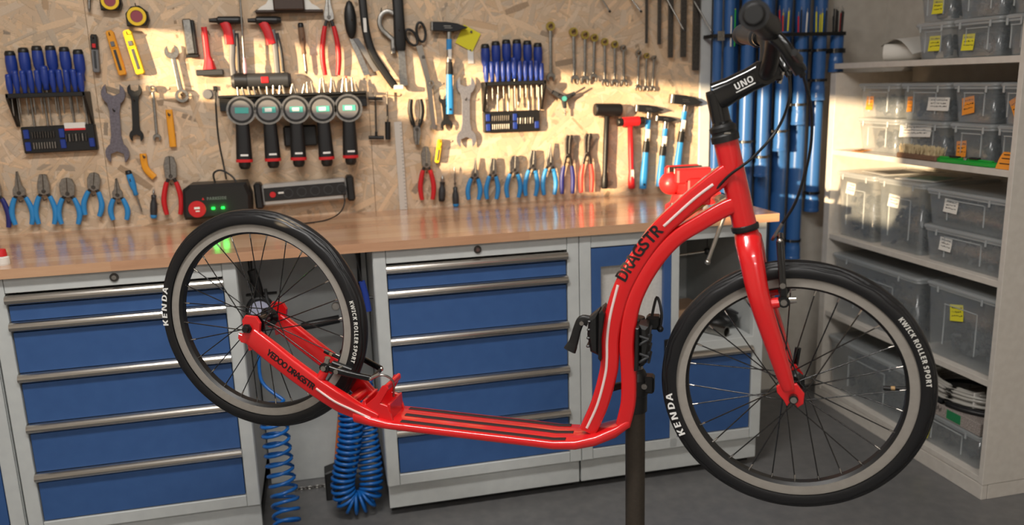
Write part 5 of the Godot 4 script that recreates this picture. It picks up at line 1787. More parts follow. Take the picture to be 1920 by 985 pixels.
	ring_wrench(Vector2(-0.9733, 1.3245), Vector2(-0.9781, 1.1461), 0.0125, "slim chrome spanner between the black spanner and the orange lever", "", false)
	ring_wrench(Vector2(-0.0788, 1.3146), Vector2(-0.0767, 1.1411), 0.0125, "slim chrome spanner behind the scissor blades", "", false)
	flat_wrench(Vector2(-1.0902, 1.3347), Vector2(-1.1045, 1.0805), 0.036, 0.036, 0.030, 0.005, noisy("6d6870", "85808a", 0.1, 0.42, 0.7, 31), "big flat grey cone spanner left of the torque wrenches")
	flat_wrench(Vector2(0.0439, 1.3254), Vector2(0.0369, 1.0749), 0.034, 0.036, 0.028, 0.005, noisy("8f8f96", "a5a5ab", 0.1, 0.4, 0.7, 32), "big flat grey cone spanner under the yellow note")
	flat_wrench(Vector2(-1.0264, 1.3311), Vector2(-1.0406, 1.1473), 0.022, 0.0215, 0.021, 0.007, M.black, "black double open-ended spanner beside the big grey one")
	flat_wrench(Vector2(-0.0370, 1.2667), Vector2(-0.0282, 1.1390), 0.018, 0.0215, 0.018, 0.006, M.black, "small black open-ended spanner under the hammer grip")
	# --- torque wrenches on their rack
	var rk := thing("tool_rack", "black perforated rack carrying five torque wrenches", "rack", Vector3(-0.5371, 1.2591, 0))
	k = Kit.new()
	k.box(Vector3(0, 0, 0.012), Vector3(0.475, 0.05, 0.024), 0.002)
	k.box(Vector3(0, 0.022, 0.030), Vector3(0.475, 0.008, 0.04), 0.002)
	part(k, "rail", M.black, rk)
	k = Kit.new()
	k.box(Vector3(0.01, -0.115, 0.012), Vector3(0.11, 0.07, 0.022), 0.006)
	part(k, "lower_holder", M.black, rk)
	var tq := [[455, 206, 460, 308, "first from the grey cone spanner"], [505, 205, 514, 306, "second from the grey cone spanner"], [555, 204, 561, 305, "middle one"], [604, 203, 613, 303, "second from the hex keys"], [652, 201, 657, 300, "nearest the hex keys"]]
	var tw := [[Vector2(-0.7037, 1.2358), Vector2(-0.7107, 1.0581)], [Vector2(-0.6196, 1.2343), Vector2(-0.6202, 1.0569)], [Vector2(-0.5342, 1.2329), Vector2(-0.5387, 1.0562)], [Vector2(-0.4494, 1.2314), Vector2(-0.4475, 1.0533)], [Vector2(-0.3651, 1.2318), Vector2(-0.3689, 1.0546)]]
	for i in 5: torque_tool(tw[i][0], tw[i][1], "digital torque wrench with a round dial and red band, " + tq[i][4], i > 0)
	# bits and sockets standing on the rack
	var r := RandomNumberGenerator.new()
	r.seed = 12
	for i in 22:
		var xx: float = -0.7106 + (-0.3262 - -0.7106) * i / 21.0
		var hh := r.randf_range(0.022, 0.05)
		var o := thing("drive_bit", "pale steel drive bit standing in the torque wrench rack", "bit", Vector3(xx, 1.2798, 0.044), "drive bits standing in the rack")
		k = Kit.new()
		var ln := r.randf_range(-0.009, 0.009)
		k.rod(Vector3.ZERO, Vector3(ln, hh, 0), 0.0042, 8)
		part(k, "shaft", M.chrome, o)
		k = Kit.new()
		k.rod(Vector3(ln, hh, 0), Vector3(ln * 1.2, hh + 0.008, 0), 0.0028, 6)
		part(k, "tip", M.redplastic if i == 19 else M.steel, o)
	# portable speaker on the rack
	var sp := thing("speaker", "black cylindrical speaker with a red badge lying on the torque wrench rack", "speaker", Vector3(-0.6352, 1.3038, 0.03))
	k = Kit.new()
	k.lathe([Vector2(0, -0.094), Vector2(0.019, -0.094), Vector2(0.0245, -0.084), Vector2(0.0245, 0.084), Vector2(0.019, 0.094), Vector2(0, 0.094)], 24, Transform3D(Basis(Vector3(0, 0, 1), -PI / 2), Vector3(0, 0.025, 0)))
	part(k, "body", M.darkgrey, sp)
	k = Kit.new()
	k.box(Vector3(0.012, 0.027, 0.0245), Vector3(0.024, 0.02, 0.004), 0.002)
	part(k, "badge", M.redplastic, sp)
	k = Kit.new()
	k.lathe([Vector2(0.0252, -0.084), Vector2(0.0256, -0.045), Vector2(0.0252, -0.044)], 24, Transform3D(Basis(Vector3(0, 0, 1), -PI / 2), Vector3(0, 0.025, 0)))
	part(k, "sleeve", M.black, sp)
	# --- pistol tools
	for g in [[Vector2(-0.7252, 1.5204), Vector2(-0.7211, 1.3471), "red and black pistol tool beside the red scraper"], [Vector2(-0.6071, 1.5187), Vector2(-0.5824, 1.3466), "red and black pistol tool above the speaker"]]:
		var a: Vector2 = g[0]
		var b: Vector2 = g[1]
		var o := thing("pistol_tool", g[2], "tool", Vector3(a.x, a.y, 0), "pistol tools")
		k = Kit.new()
		k.lathe([Vector2(0, -0.054), Vector2(0.006, -0.054), Vector2(0.008, -0.03), Vector2(0.0125, -0.026), Vector2(0.0125, 0.036), Vector2(0.009, 0.05), Vector2(0, 0.051)], 16, Transform3D(Basis(Vector3(0, 0, 1), -PI / 2), Vector3(0, 0, 0.028)))
		part(k, "barrel", M.black, o)
		var d := b - a
		k = Kit.new()
		k.sweep(spline([Vector3(-0.008, -0.006, 0.028), Vector3(d.x * 0.2, -0.035, 0.028), Vector3(d.x * 0.55, -0.075, 0.028)], 5), [1.0], k.rrect(0.030, 0.022, 0.006, 2), Vector3(0, 0, 1))
		part(k, "body", M.redplastic, o)
		k = Kit.new()
		k.sweep(spline([Vector3(d.x * 0.3 + 0.012, -0.03, 0.026), Vector3(d.x * 0.75 + 0.006, -0.09, 0.026), Vector3(d.x, d.y * 0.75, 0.026), Vector3(d.x, d.y, 0.026)], 6), [1.0], k.rrect(0.019, 0.018, 0.006, 2), Vector3(0, 0, 1))
		part(k, "grip", M.grey, o)
		k = Kit.new()
		k.sweep(spline([Vector3(d.x * 0.3 + 0.026, -0.04, 0.026), Vector3(d.x * 0.8 + 0.022, -0.1, 0.026), Vector3(d.x + 0.018, d.y * 0.95, 0.026)], 6), [1.0], k.rrect(0.010, 0.014, 0.004, 2), Vector3(0, 0, 1))
		part(k, "lever", M.darkgrey, o)
		hook(a + Vector2(-0.02, -0.013)); hook(a + Vector2(0.024, -0.012))
	screwdriver(Vector2(-0.6826, 1.3511), Vector2(-0.6753, 1.6308), 0.05, 0.0065, mat("d9a9b4", 0.4), "long thin screwdriver with a pale pink handle hanging handle down", 0.05, "", 0.0034, mat("d9a9b4", 0.4))
	# red scraper
	var sc := thing("floor_scraper", "red scraper with a wide dark blade hanging beside the pistol tools", "scraper", Vector3(-0.7931, 1.3509, 0))
	k = Kit.new()
	k.sweep([Vector3(0, 0.018, 0.024), Vector3(0, 0.045, 0.024), Vector3(-0.002, 0.06, 0.024), Vector3(-0.004, 0.15, 0.024)], [1.9, 1.3, 0.85, 0.8], k.rrect(0.022, 0.016, 0.006, 2), Vector3(0, 0, 1))
	part(k, "handle", M.redplastic, sc)
	k = Kit.new()
	k.box(Vector3(0, 0.008, 0.022), Vector3(0.084, 0.019, 0.03), 0.003)
	part(k, "blade", M.darkgrey, sc)
	hook(Vector2(-0.7845, 1.4802))
	# steel block
	var sb := tool_at("steel_clamp", "short chrome and black clamp block beside the chrome spanner", "clamp", "", Vector2(-0.8457, 1.5091), Vector2(-0.8425, 1.4055))
	k = Kit.new()
	k.box(Vector3(0, 0.066, 0.024), Vector3(0.028, 0.11, 0.026), 0.004)
	part(k, "body", M.steel, sb)
	k = Kit.new()
	k.box(Vector3(0.017, 0.064, 0.022), Vector3(0.008, 0.105, 0.03), 0.002)
	k.box(Vector3(0.003, 0.006, 0.022), Vector3(0.04, 0.009, 0.03), 0.002)
	part(k, "jaw", M.black, sb)
	hook(Vector2(-0.8466, 1.4862))
	var rb := thing("round_magnet", "small grey round magnet stuck on the board beside the chrome spanner", "magnet", Vector3(-0.8092, 1.2907, 0))
	k = Kit.new()
	k.disc(Vector3.ZERO, 0.0165, 0.0, 0.012, 20, 0.003)
	part(k, "disc", M.grey, rb)
	# plane-like brown block with white wings at the top
	var pb := thing("bracket_block", "brown bracket block with two white wings at the top of the wall", "bracket", Vector3(-0.5282, 1.5426, 0))
	k = Kit.new()
	k.box(Vector3(0, 0.05, 0.03), Vector3(0.096, 0.09, 0.05), 0.004)
	part(k, "block", mat("3f2f26", 0.6), pb)
	k = Kit.new()
	k.box(Vector3(0, 0.003, 0.02), Vector3(0.215, 0.008, 0.036), 0.002)
	part(k, "base_bar", mat("3a2c24", 0.6), pb)
	for s in [-1.0, 1.0]:
		k = Kit.new()
		k.prism([Vector2(s * 0.049, 0.007), Vector2(s * 0.10, 0.007), Vector2(s * 0.088, 0.018), Vector2(s * 0.072, 0.026), Vector2(s * 0.060, 0.045), Vector2(s * 0.049, 0.05)], 0.006, 0.034, 0.001)
		part(k, "wing", M.white, pb)
	# chisel
	screwdriver(Vector2(-0.4972, 1.5105), Vector2(-0.4904, 1.3457), 0.10, 0.0105, M.brown, "dark chisel with a brown handle above the torque wrench rack", 0.022, "", 0.0052)
	hook(Vector2(-0.4935, 1.4532))
	# long red-handled cutters
	pliers(Vector2(-0.4014, 1.6493), Vector2(-0.4096, 1.3400), "needle", M.redplastic, 0.026, "long red handled cutters at the top of the wall")
	# trowel set: black oval and two grey scrapers
	var tv := thing("putty_knife", "black handled putty knife with two grey blades", "knife", Vector3(-0.3313, 1.4570, 0))
	k = Kit.new()
	k.ball(Vector3(-0.004, 0.06, 0.02), 0.0215, 14, Vector3(0.95, 2.9, 0.6))
	part(k, "handle", M.black, tv)
	for s in [0, 1]:
		k = Kit.new()
		k.prism([Vector2(-0.012 + s * 0.012, 0.0), Vector2(0.006 + s * 0.012, 0.0), Vector2(0.050 + s * 0.034, -0.118 + s * 0.012), Vector2(0.028 + s * 0.034, -0.122 + s * 0.012)], 0.014 + s * 0.008, 0.018 + s * 0.008, 0.0005)
		part(k, "blade", M.steel if s == 0 else M.grey, tv)
	hook(Vector2(-0.3309, 1.5115))
	# black pry bar
	var py := thing("pry_bar", "long black curved bar with white tips crossing in front of the saw", "bar", Vector3(-0.2037, 1.2953, 0))
	k = Kit.new()
	var o0 := Vector2(-0.2037, 1.2953)
	var pp := []
	for q in [Vector2(-0.2949, 1.6289), Vector2(-0.2927, 1.5618), Vector2(-0.2880, 1.4767), Vector2(-0.2715, 1.4075), Vector2(-0.2397, 1.3510), Vector2(-0.2037, 1.2953)]: pp.append(Vector3(q.x - o0.x, q.y - o0.y, 0.046))
	k.sweep(spline(pp, 5), [1.0], k.rrect(0.026, 0.018, 0.006, 2), Vector3(0, 0, 1))
	part(k, "bar", M.black, py)
	k = Kit.new()
	k.box(Vector3(0.012, -0.002, 0.046), Vector3(0.034, 0.016, 0.024), 0.003)
	part(k, "tip", M.white, py)
	k = Kit.new()
	k.box(Vector3(pp[2].x - 0.003, pp[2].y + 0.02, 0.0558), Vector3(0.010, 0.045, 0.002))
	part(k, "print", M.paper, py)
	hook(Vector2(-0.2833, 1.4423)); hook(Vector2(-0.2238, 1.3189))
	# hook spanner
	var hs := thing("hook_spanner", "grey steel hook spanner curling behind the saw grip", "wrench", Vector3(-0.2059, 1.4060, 0))
	k = Kit.new()
	var arc := []
	var ctr := Vector2(-0.2103, 1.5063) - Vector2(-0.2059, 1.4060)
	for i in 14:
		var a := 0.9 + 3.3 * i / 13.0
		arc.append(Vector3(ctr.x + cos(a) * 0.030, ctr.y + sin(a) * 0.036, 0.02))
	arc.append(Vector3(0.006, 0.045, 0.02)); arc.append(Vector3(0.006, 0.0, 0.02))
	k.sweep(arc, [1.0], k.rrect(0.016, 0.008, 0.003, 2), Vector3(0, 0, 1))
	part(k, "hook_arm", M.steel, hs)
	k = Kit.new()
	k.disc(Vector3(0.006, 0.012, 0), 0.006, 0.024, 0.026, 12)
	part(k, "pin", M.steeldark, hs)
	hook(Vector2(-0.2326, 1.5442))
	# saw: black grip, steel blade
	var sw := tool_at("pull_saw", "folding saw with a black grip and bright steel blade", "saw", "", Vector2(-0.1763, 1.6284), Vector2(-0.1730, 1.2944))
	var sl := Vector2(-0.1763, 1.6284).distance_to(Vector2(-0.1730, 1.2944))
	k = Kit.new()
	k.prism([Vector2(-0.012, 0), Vector2(0.016, 0.004), Vector2(0.012, sl * 0.42), Vector2(-0.010, sl * 0.42)], 0.018, 0.021, 0.0005)
	part(k, "blade", M.steel, sw)
	k = Kit.new()
	k.sweep([Vector3(-0.002, sl * 0.36, 0.022), Vector3(-0.002, sl * 0.42, 0.022), Vector3(0, sl * 0.7, 0.022), Vector3(0, sl, 0.022)], [0.9, 1.1, 1.0, 1.0], k.rrect(0.036, 0.024, 0.008, 3), Vector3(0, 0, 1))
	part(k, "grip", M.black, sw)
	hook(Vector2(-0.1784, 1.4749))
	# scissors / long shears
	var sh := thing("long_shears", "long steel shears with two black finger loops", "shears", Vector3(-0.0766, 1.1429, 0))
	var sb0 := Vector2(-0.0766, 1.1429)
	for q in [[Vector2(-0.1365, 1.4568), 0.0165, 0.029, 0.5], [Vector2(-0.1031, 1.4736), 0.015, 0.032, 0.1]]:
		k = Kit.new()
		var lp := []
		for i in 20:
			var a := TAU * i / 20.0
			var v := Vector2(cos(a) * q[1], sin(a) * q[2]).rotated(q[3])
			lp.append(Vector3(q[0].x - sb0.x + v.x, q[0].y - sb0.y + v.y, 0.02))
		k.tube(lp, 0.0045, 8, false, true)
		part(k, "finger_loop", M.black, sh)
	k = Kit.new()
	var s1 := Vector2(-0.1110, 1.4284) - sb0
	var s2 := Vector2(-0.0880, 1.3149) - sb0
	k.prism([s1 + Vector2(-0.012, 0), s1 + Vector2(0.010, 0.004), s2 + Vector2(0.010, 0), Vector2(0.009, 0.003), Vector2(-0.004, 0.0), s2 + Vector2(-0.009, 0)], 0.016, 0.021, 0.0006)
	part(k, "blade", M.chrome, sh)
	k = Kit.new()
	k.disc(Vector3((s1.x + s2.x) / 2, (s1.y + s2.y) / 2 + 0.02, 0), 0.006, 0.020, 0.024, 12)
	part(k, "pivot", M.steeldark, sh)
	hook(Vector2(-0.1060, 1.4875))
	# yellow paper note pinned slanting and a white tag
	var yn := thing("paper_note", "yellow square paper note pinned slanting beside the hammer", "note", Vector3(0.0605, 1.4514, 0.001))
	yn.rotation.z = -0.5
	k = Kit.new()
	k.box(Vector3(0, 0, 0.005), Vector3(0.066, 0.068, 0.0008))
	part(k, "slip", M.note_yellow, yn)
	k = Kit.new()
	k.disc(Vector3(0, 0.024, 0), 0.004, 0.0, 0.010, 10)
	part(k, "pin", M.steeldark, yn)
	var wt := thing("paper_tag", "small white paper tag under the yellow note", "tag", Vector3(0.0673, 1.3910, 0.001))
	k = Kit.new()
	k.box(Vector3(0, 0, 0.003), Vector3(0.020, 0.05, 0.001))
	part(k, "tag", M.paper, wt)
	k = Kit.new()
	k.disc(Vector3(0, 0.02, 0), 0.003, 0.0, 0.006, 10)
	part(k, "pin", M.steeldark, wt)
	# hex T-keys
	for q in [[Vector2(-0.2699, 1.2709), Vector2(-0.2765, 1.1154), "black T-handled hex key beside the torque wrenches"], [Vector2(-0.2298, 1.2802), Vector2(-0.2363, 1.1190), "black straight-handled hex key beside the steel ruler"]]:
		var o := tool_at("hex_key", q[2], "hex key", "hex keys", q[0], q[1])
		var L: float = q[0].distance_to(q[1])
		k = Kit.new()
		k.rod(Vector3(0, L, 0.022), Vector3(0, 0.03, 0.022), 0.003, 8)
		part(k, "shaft", M.steeldark, o)
		k = Kit.new()
		if "T-handled" in q[2]:
			k.rod(Vector3(-0.026, 0.012, 0.022), Vector3(0.026, 0.012, 0.022), 0.0065, 10)
			part(k, "cross_bar", M.black, o)
			k = Kit.new()
			k.rod(Vector3(0, 0.012, 0.022), Vector3(0, 0.032, 0.022), 0.0045, 8)
			part(k, "socket", M.black, o)
			k = Kit.new()
			k.rod(Vector3(-0.024, L - 0.012, 0.022), Vector3(0.024, L - 0.012, 0.022), 0.0055, 10)
		else:
			k.rod(Vector3(0, 0, 0.022), Vector3(0, 0.06, 0.022), 0.0095, 12)
		part(k, "handle", M.black, o)
		hook(q[0] + Vector2(0, -0.012))
	# black shears hanging handles up
	pliers(Vector2(-0.1367, 1.0961), Vector2(-0.1335, 1.2520), "combo", M.black, 0.020, "black handled pliers hanging jaws down beside the shears")
	# steel ruler
	var ru := tool_at("steel_ruler", "long steel ruler standing on the worktop against the board", "ruler", "", Vector2(-0.1982, 1.1771), Vector2(-0.1961, 0.8704))
	var rl := Vector2(-0.1982, 1.1771).distance_to(Vector2(-0.1961, 0.8704))
	k = Kit.new()
	k.box(Vector3(0, rl / 2, 0.008), Vector3(0.026, rl, 0.003), 0.0004)
	part(k, "strip", mat("d2ccc3", 0.4, 0.35), ru)
	k = Kit.new()
	for i in 24: k.box(Vector3(0.009, 0.01 + (rl - 0.02) * i / 23.0, 0.0097), Vector3(0.006, 0.0012, 0.0005))
	part(k, "graduation", M.darkgrey, ru)
	# knives, tape, levers
	for q in [[Vector2(-1.1251, 1.4846), Vector2(-1.1308, 1.3686), M.grey, M.redplastic, M.black, 0.020, "grey box knife with a red and black slider"], [Vector2(-1.0793, 1.4950), Vector2(-1.0560, 1.3583), M.orange, M.grey, M.orange, 0.023, "orange yellow box knife with a grey body beside the grey knife"], [Vector2(-1.0282, 1.4958), Vector2(-1.0024, 1.3601), M.yellow, M.steel, M.yellow, 0.026, "bright yellow box knife beside the chrome spanner"], [Vector2(-0.0559, 1.1108), Vector2(-0.0712, 1.0300), M.yellow, M.yellow, M.yellow, 0.016, "short yellow knife beside the dark red pliers"]]:
		var o := tool_at("box_knife", q[6], "knife", "", q[0], q[1])
		var L: float = q[0].distance_to(q[1])
		var w: float = q[5]
		k = Kit.new()
		k.prism([Vector2(-w / 2, 0.004), Vector2(-w / 2 + 0.004, 0), Vector2(w / 2 - 0.004, 0), Vector2(w / 2, 0.004), Vector2(w / 2, L * 0.6), Vector2(-w / 2, L * 0.6)], 0.008, 0.026, 0.002)
		part(k, "body", q[2], o)
		k = Kit.new()
		k.prism([Vector2(-w / 2, L * 0.6), Vector2(w / 2, L * 0.6), Vector2(w / 2, L - 0.008), Vector2(w * 0.3, L), Vector2(-w * 0.3, L), Vector2(-w / 2, L - 0.006)], 0.008, 0.026, 0.002)
		part(k, "head", q[4], o)
		k = Kit.new()
		k.box(Vector3(0, L * 0.34, 0.0265), Vector3(w * 0.34, L * 0.46, 0.002), 0.0005)
		part(k, "slide", M.chrome if q[2] == M.yellow else M.darkgrey, o)
		k = Kit.new()
		k.box(Vector3(0, L * 0.7, 0.0275), Vector3(w * 0.5, L * 0.11, 0.004), 0.001)
		part(k, "button", q[3], o)
		hook(q[1].lerp(q[0], 0.9))
	for q in [[Vector2(-0.9908, 1.5353), "yellow and black tape measure above the yellow box knife", 0.030], [Vector2(-1.0622, 1.5822), "yellow tape measure at the top of the wall", 0.028]]:
		var o := thing("tape_measure", q[1], "tape measure", Vector3(q[0].x, q[0].y, 0), "tape measures")
		var R: float = q[2]
		k = Kit.new()
		k.prism([Vector2(-R * 1.1, -R * 0.95), Vector2(R * 0.8, -R * 0.95), Vector2(R * 1.1, -R * 0.3), Vector2(R * 1.0, R * 0.5), Vector2(R * 0.3, R * 1.1), Vector2(-R * 0.5, R * 1.0), Vector2(-R * 1.1, R * 0.3)], 0.002, 0.034, 0.004)
		part(k, "case", M.black, o)
		k = Kit.new()
		k.washer(Vector3.ZERO, R * 0.62, R * 0.93, 0.033, 0.038, 24)
		part(k, "ring", M.yellow, o)
		k = Kit.new()
		k.disc(Vector3.ZERO, R * 0.6, 0.032, 0.0355, 20)
		part(k, "badge", mat("8e3b4a", 0.5), o)
		hook(q[0] + Vector2(0, R * 1.05))
	for q in [[Vector2(-0.9327, 1.2461), Vector2(-0.9332, 1.1268), M.orange, "straight orange tyre lever beside the slim chrome spanner", 0.0], [Vector2(-1.0275, 1.1091), Vector2(-1.0012, 1.0300), M.orange, "bent orange tyre lever above the red handled pliers", -0.012]]:
		var o := tool_at("tyre_lever", q[3], "tyre lever", "orange tyre levers", q[0], q[1])
		var L: float = q[0].distance_to(q[1])
		k = Kit.new()
		k.sweep(spline([Vector3(0, 0, 0.012), Vector3(q[4], L * 0.45, 0.012), Vector3(0, L, 0.012)], 6), [1.0], k.rrect(0.021, 0.010, 0.004, 2), Vector3(0, 0, 1))
		part(k, "lever", q[2], o)
		k = Kit.new()
		k.disc(Vector3(0, L * 0.86, 0), 0.0045, 0.0165, 0.0182, 12)
		part(k, "hang_hole", M.brown, o)
		hook(q[1].lerp(q[0], 0.86))
	# small screwdrivers
	screwdriver(Vector2(-1.0785, 1.0585), Vector2(-1.0517, 0.9193), 0.085, 0.011, M.handle, "blue and black screwdriver hanging slanted above the stubby driver", 0.018, "", 0.0028)
	screwdriver(Vector2(-1.0185, 0.8959), Vector2(-1.0073, 0.9920), 0.078, 0.0115, M.darkgrey, "stubby dark screwdriver beside the red pliers and the charger", 0.018, "", 0.004, M.handle)
	screwdriver(Vector2(-0.0610, 0.8921), Vector2(-0.0527, 0.9842), 0.070, 0.0125, M.darkgrey, "stubby dark screwdriver beside the dark red pliers", 0.018, "", 0.006)
	screwdriver(Vector2(-0.0105, 0.8697), Vector2(-0.0097, 1.0118), 0.072, 0.0120, M.darkgrey, "thin screwdriver with a blue ended handle hanging tip up", 0.018, "", 0.0028, M.handle)
	for q in [Vector2(-1.0715, 1.0236), Vector2(-1.0105, 0.9642), Vector2(-0.0560, 0.9561), Vector2(-0.0106, 0.9516)]: hook(q)
	screwdriver(Vector2(-1.1160, 1.6825), Vector2(-1.1286, 1.5513), 0.09, 0.012, M.black, "black screwdriver hanging tip down above the grey box knife", 0.018, "", 0.005)
	hook(Vector2(-1.1210, 1.6329))
	# Y-shaped hex wrench
	var yw := thing("y_wrench", "three-armed Y hex wrench under the largest combination spanner", "wrench", Vector3(0.3956, 1.2355, 0))
	k = Kit.new()
	var yc := Vector2(0.3956, 1.2355)
	for q in [Vector2(0.3526, 1.2612), Vector2(0.4376, 1.2528), Vector2(0.3989, 1.2017)]:
		k.sweep([Vector3(0, 0, 0.024), Vector3(q.x - yc.x, q.y - yc.y, 0.024)], [1.0, 0.6], k.rrect(0.022, 0.014, 0.005, 2), Vector3(0, 0, 1))
	part(k, "body", M.darkgrey, yw)
	for q in [[Vector2(0.3526, 1.2612), Vector2(0.3179, 1.2881)], [Vector2(0.4376, 1.2528), Vector2(0.4759, 1.2721)], [Vector2(0.3989, 1.2017), Vector2(0.4005, 1.1753)]]:
		k = Kit.new()
		k.rod(Vector3(q[0].x - yc.x, q[0].y - yc.y, 0.024), Vector3(q[1].x - yc.x, q[1].y - yc.y, 0.024), 0.0035, 6)
		part(k, "hex_tip", M.chrome, yw)
	k = Kit.new()
	k.disc(Vector3.ZERO, 0.009, 0.030, 0.033, 14)
	part(k, "badge", M.teal, yw)
	hook(Vector2(0.3740, 1.2474)); hook(Vector2(0.4195, 1.2422))
	# files
	var fs := [[Vector2(0.7115, 1.4208), 0.010], [Vector2(0.7609, 1.4160), 0.014], [Vector2(0.8050, 1.3681), 0.020], [Vector2(0.8552, 1.3688), 0.023], [Vector2(0.9047, 1.3200), 0.027]]
	for i in 5:
		var q: Vector2 = fs[i][0]
		var w: float = fs[i][1]
		var L: float = 1.575 - q.y
		var o := thing("file", ["thinnest file", "second thinnest file", "middle file of the set of five", "second widest file", "widest file"][i] + ", hanging from its blue handle beside the pipes", "file", Vector3(q.x, q.y, 0), "files beside the pipes")
		k = Kit.new()
		k.box(Vector3(0, L / 2, 0.02), Vector3(w, L, 0.005), 0.001)
		part(k, "blade", M.steeldark, o)
		k = Kit.new()
		k.lathe([Vector2(0.008, L), Vector2(0.014, L + 0.008), Vector2(0.0135, L + 0.05), Vector2(0.016, L + 0.09), Vector2(0.010, L + 0.11), Vector2(0, L + 0.112)], 14, Transform3D(Basis.IDENTITY, Vector3(0, 0, 0.02)), false)
		part(k, "handle", M.bluegrip, o)
		hook(Vector2(q.x, q.y + L + 0.09))
	# thin rods leaning out of the board (hanging pegs)
	for q in [[Vector2(0.7840, 1.5838), Vector2(0.8392, 1.4650)], [Vector2(0.8852, 1.5830), Vector2(0.9485, 1.4575)], [Vector2(0.5307, 1.5785), Vector2(0.5581, 1.5314)], [Vector2(0.6381, 1.5777), Vector2(0.6744, 1.5301)]]:
		var o := thing("wall_peg", "thin steel peg with a black tip slanting out of the board", "peg", Vector3(q[0].x, q[0].y + 0.04, 0.0), "slanting pegs")
		k = Kit.new()
		var e: Vector2 = q[1] - q[0]
		k.rod(Vector3(-e.x * 0.3, -0.0, 0.0), Vector3(e.x, e.y - 0.04, 0.055), 0.0032, 8)
		part(k, "rod", M.steel, o)
		k = Kit.new()
		k.rod(Vector3(e.x, e.y - 0.04, 0.055), Vector3(e.x * 1.06, e.y * 1.06 - 0.04, 0.059), 0.0045, 8)
		part(k, "tip", M.black, o)

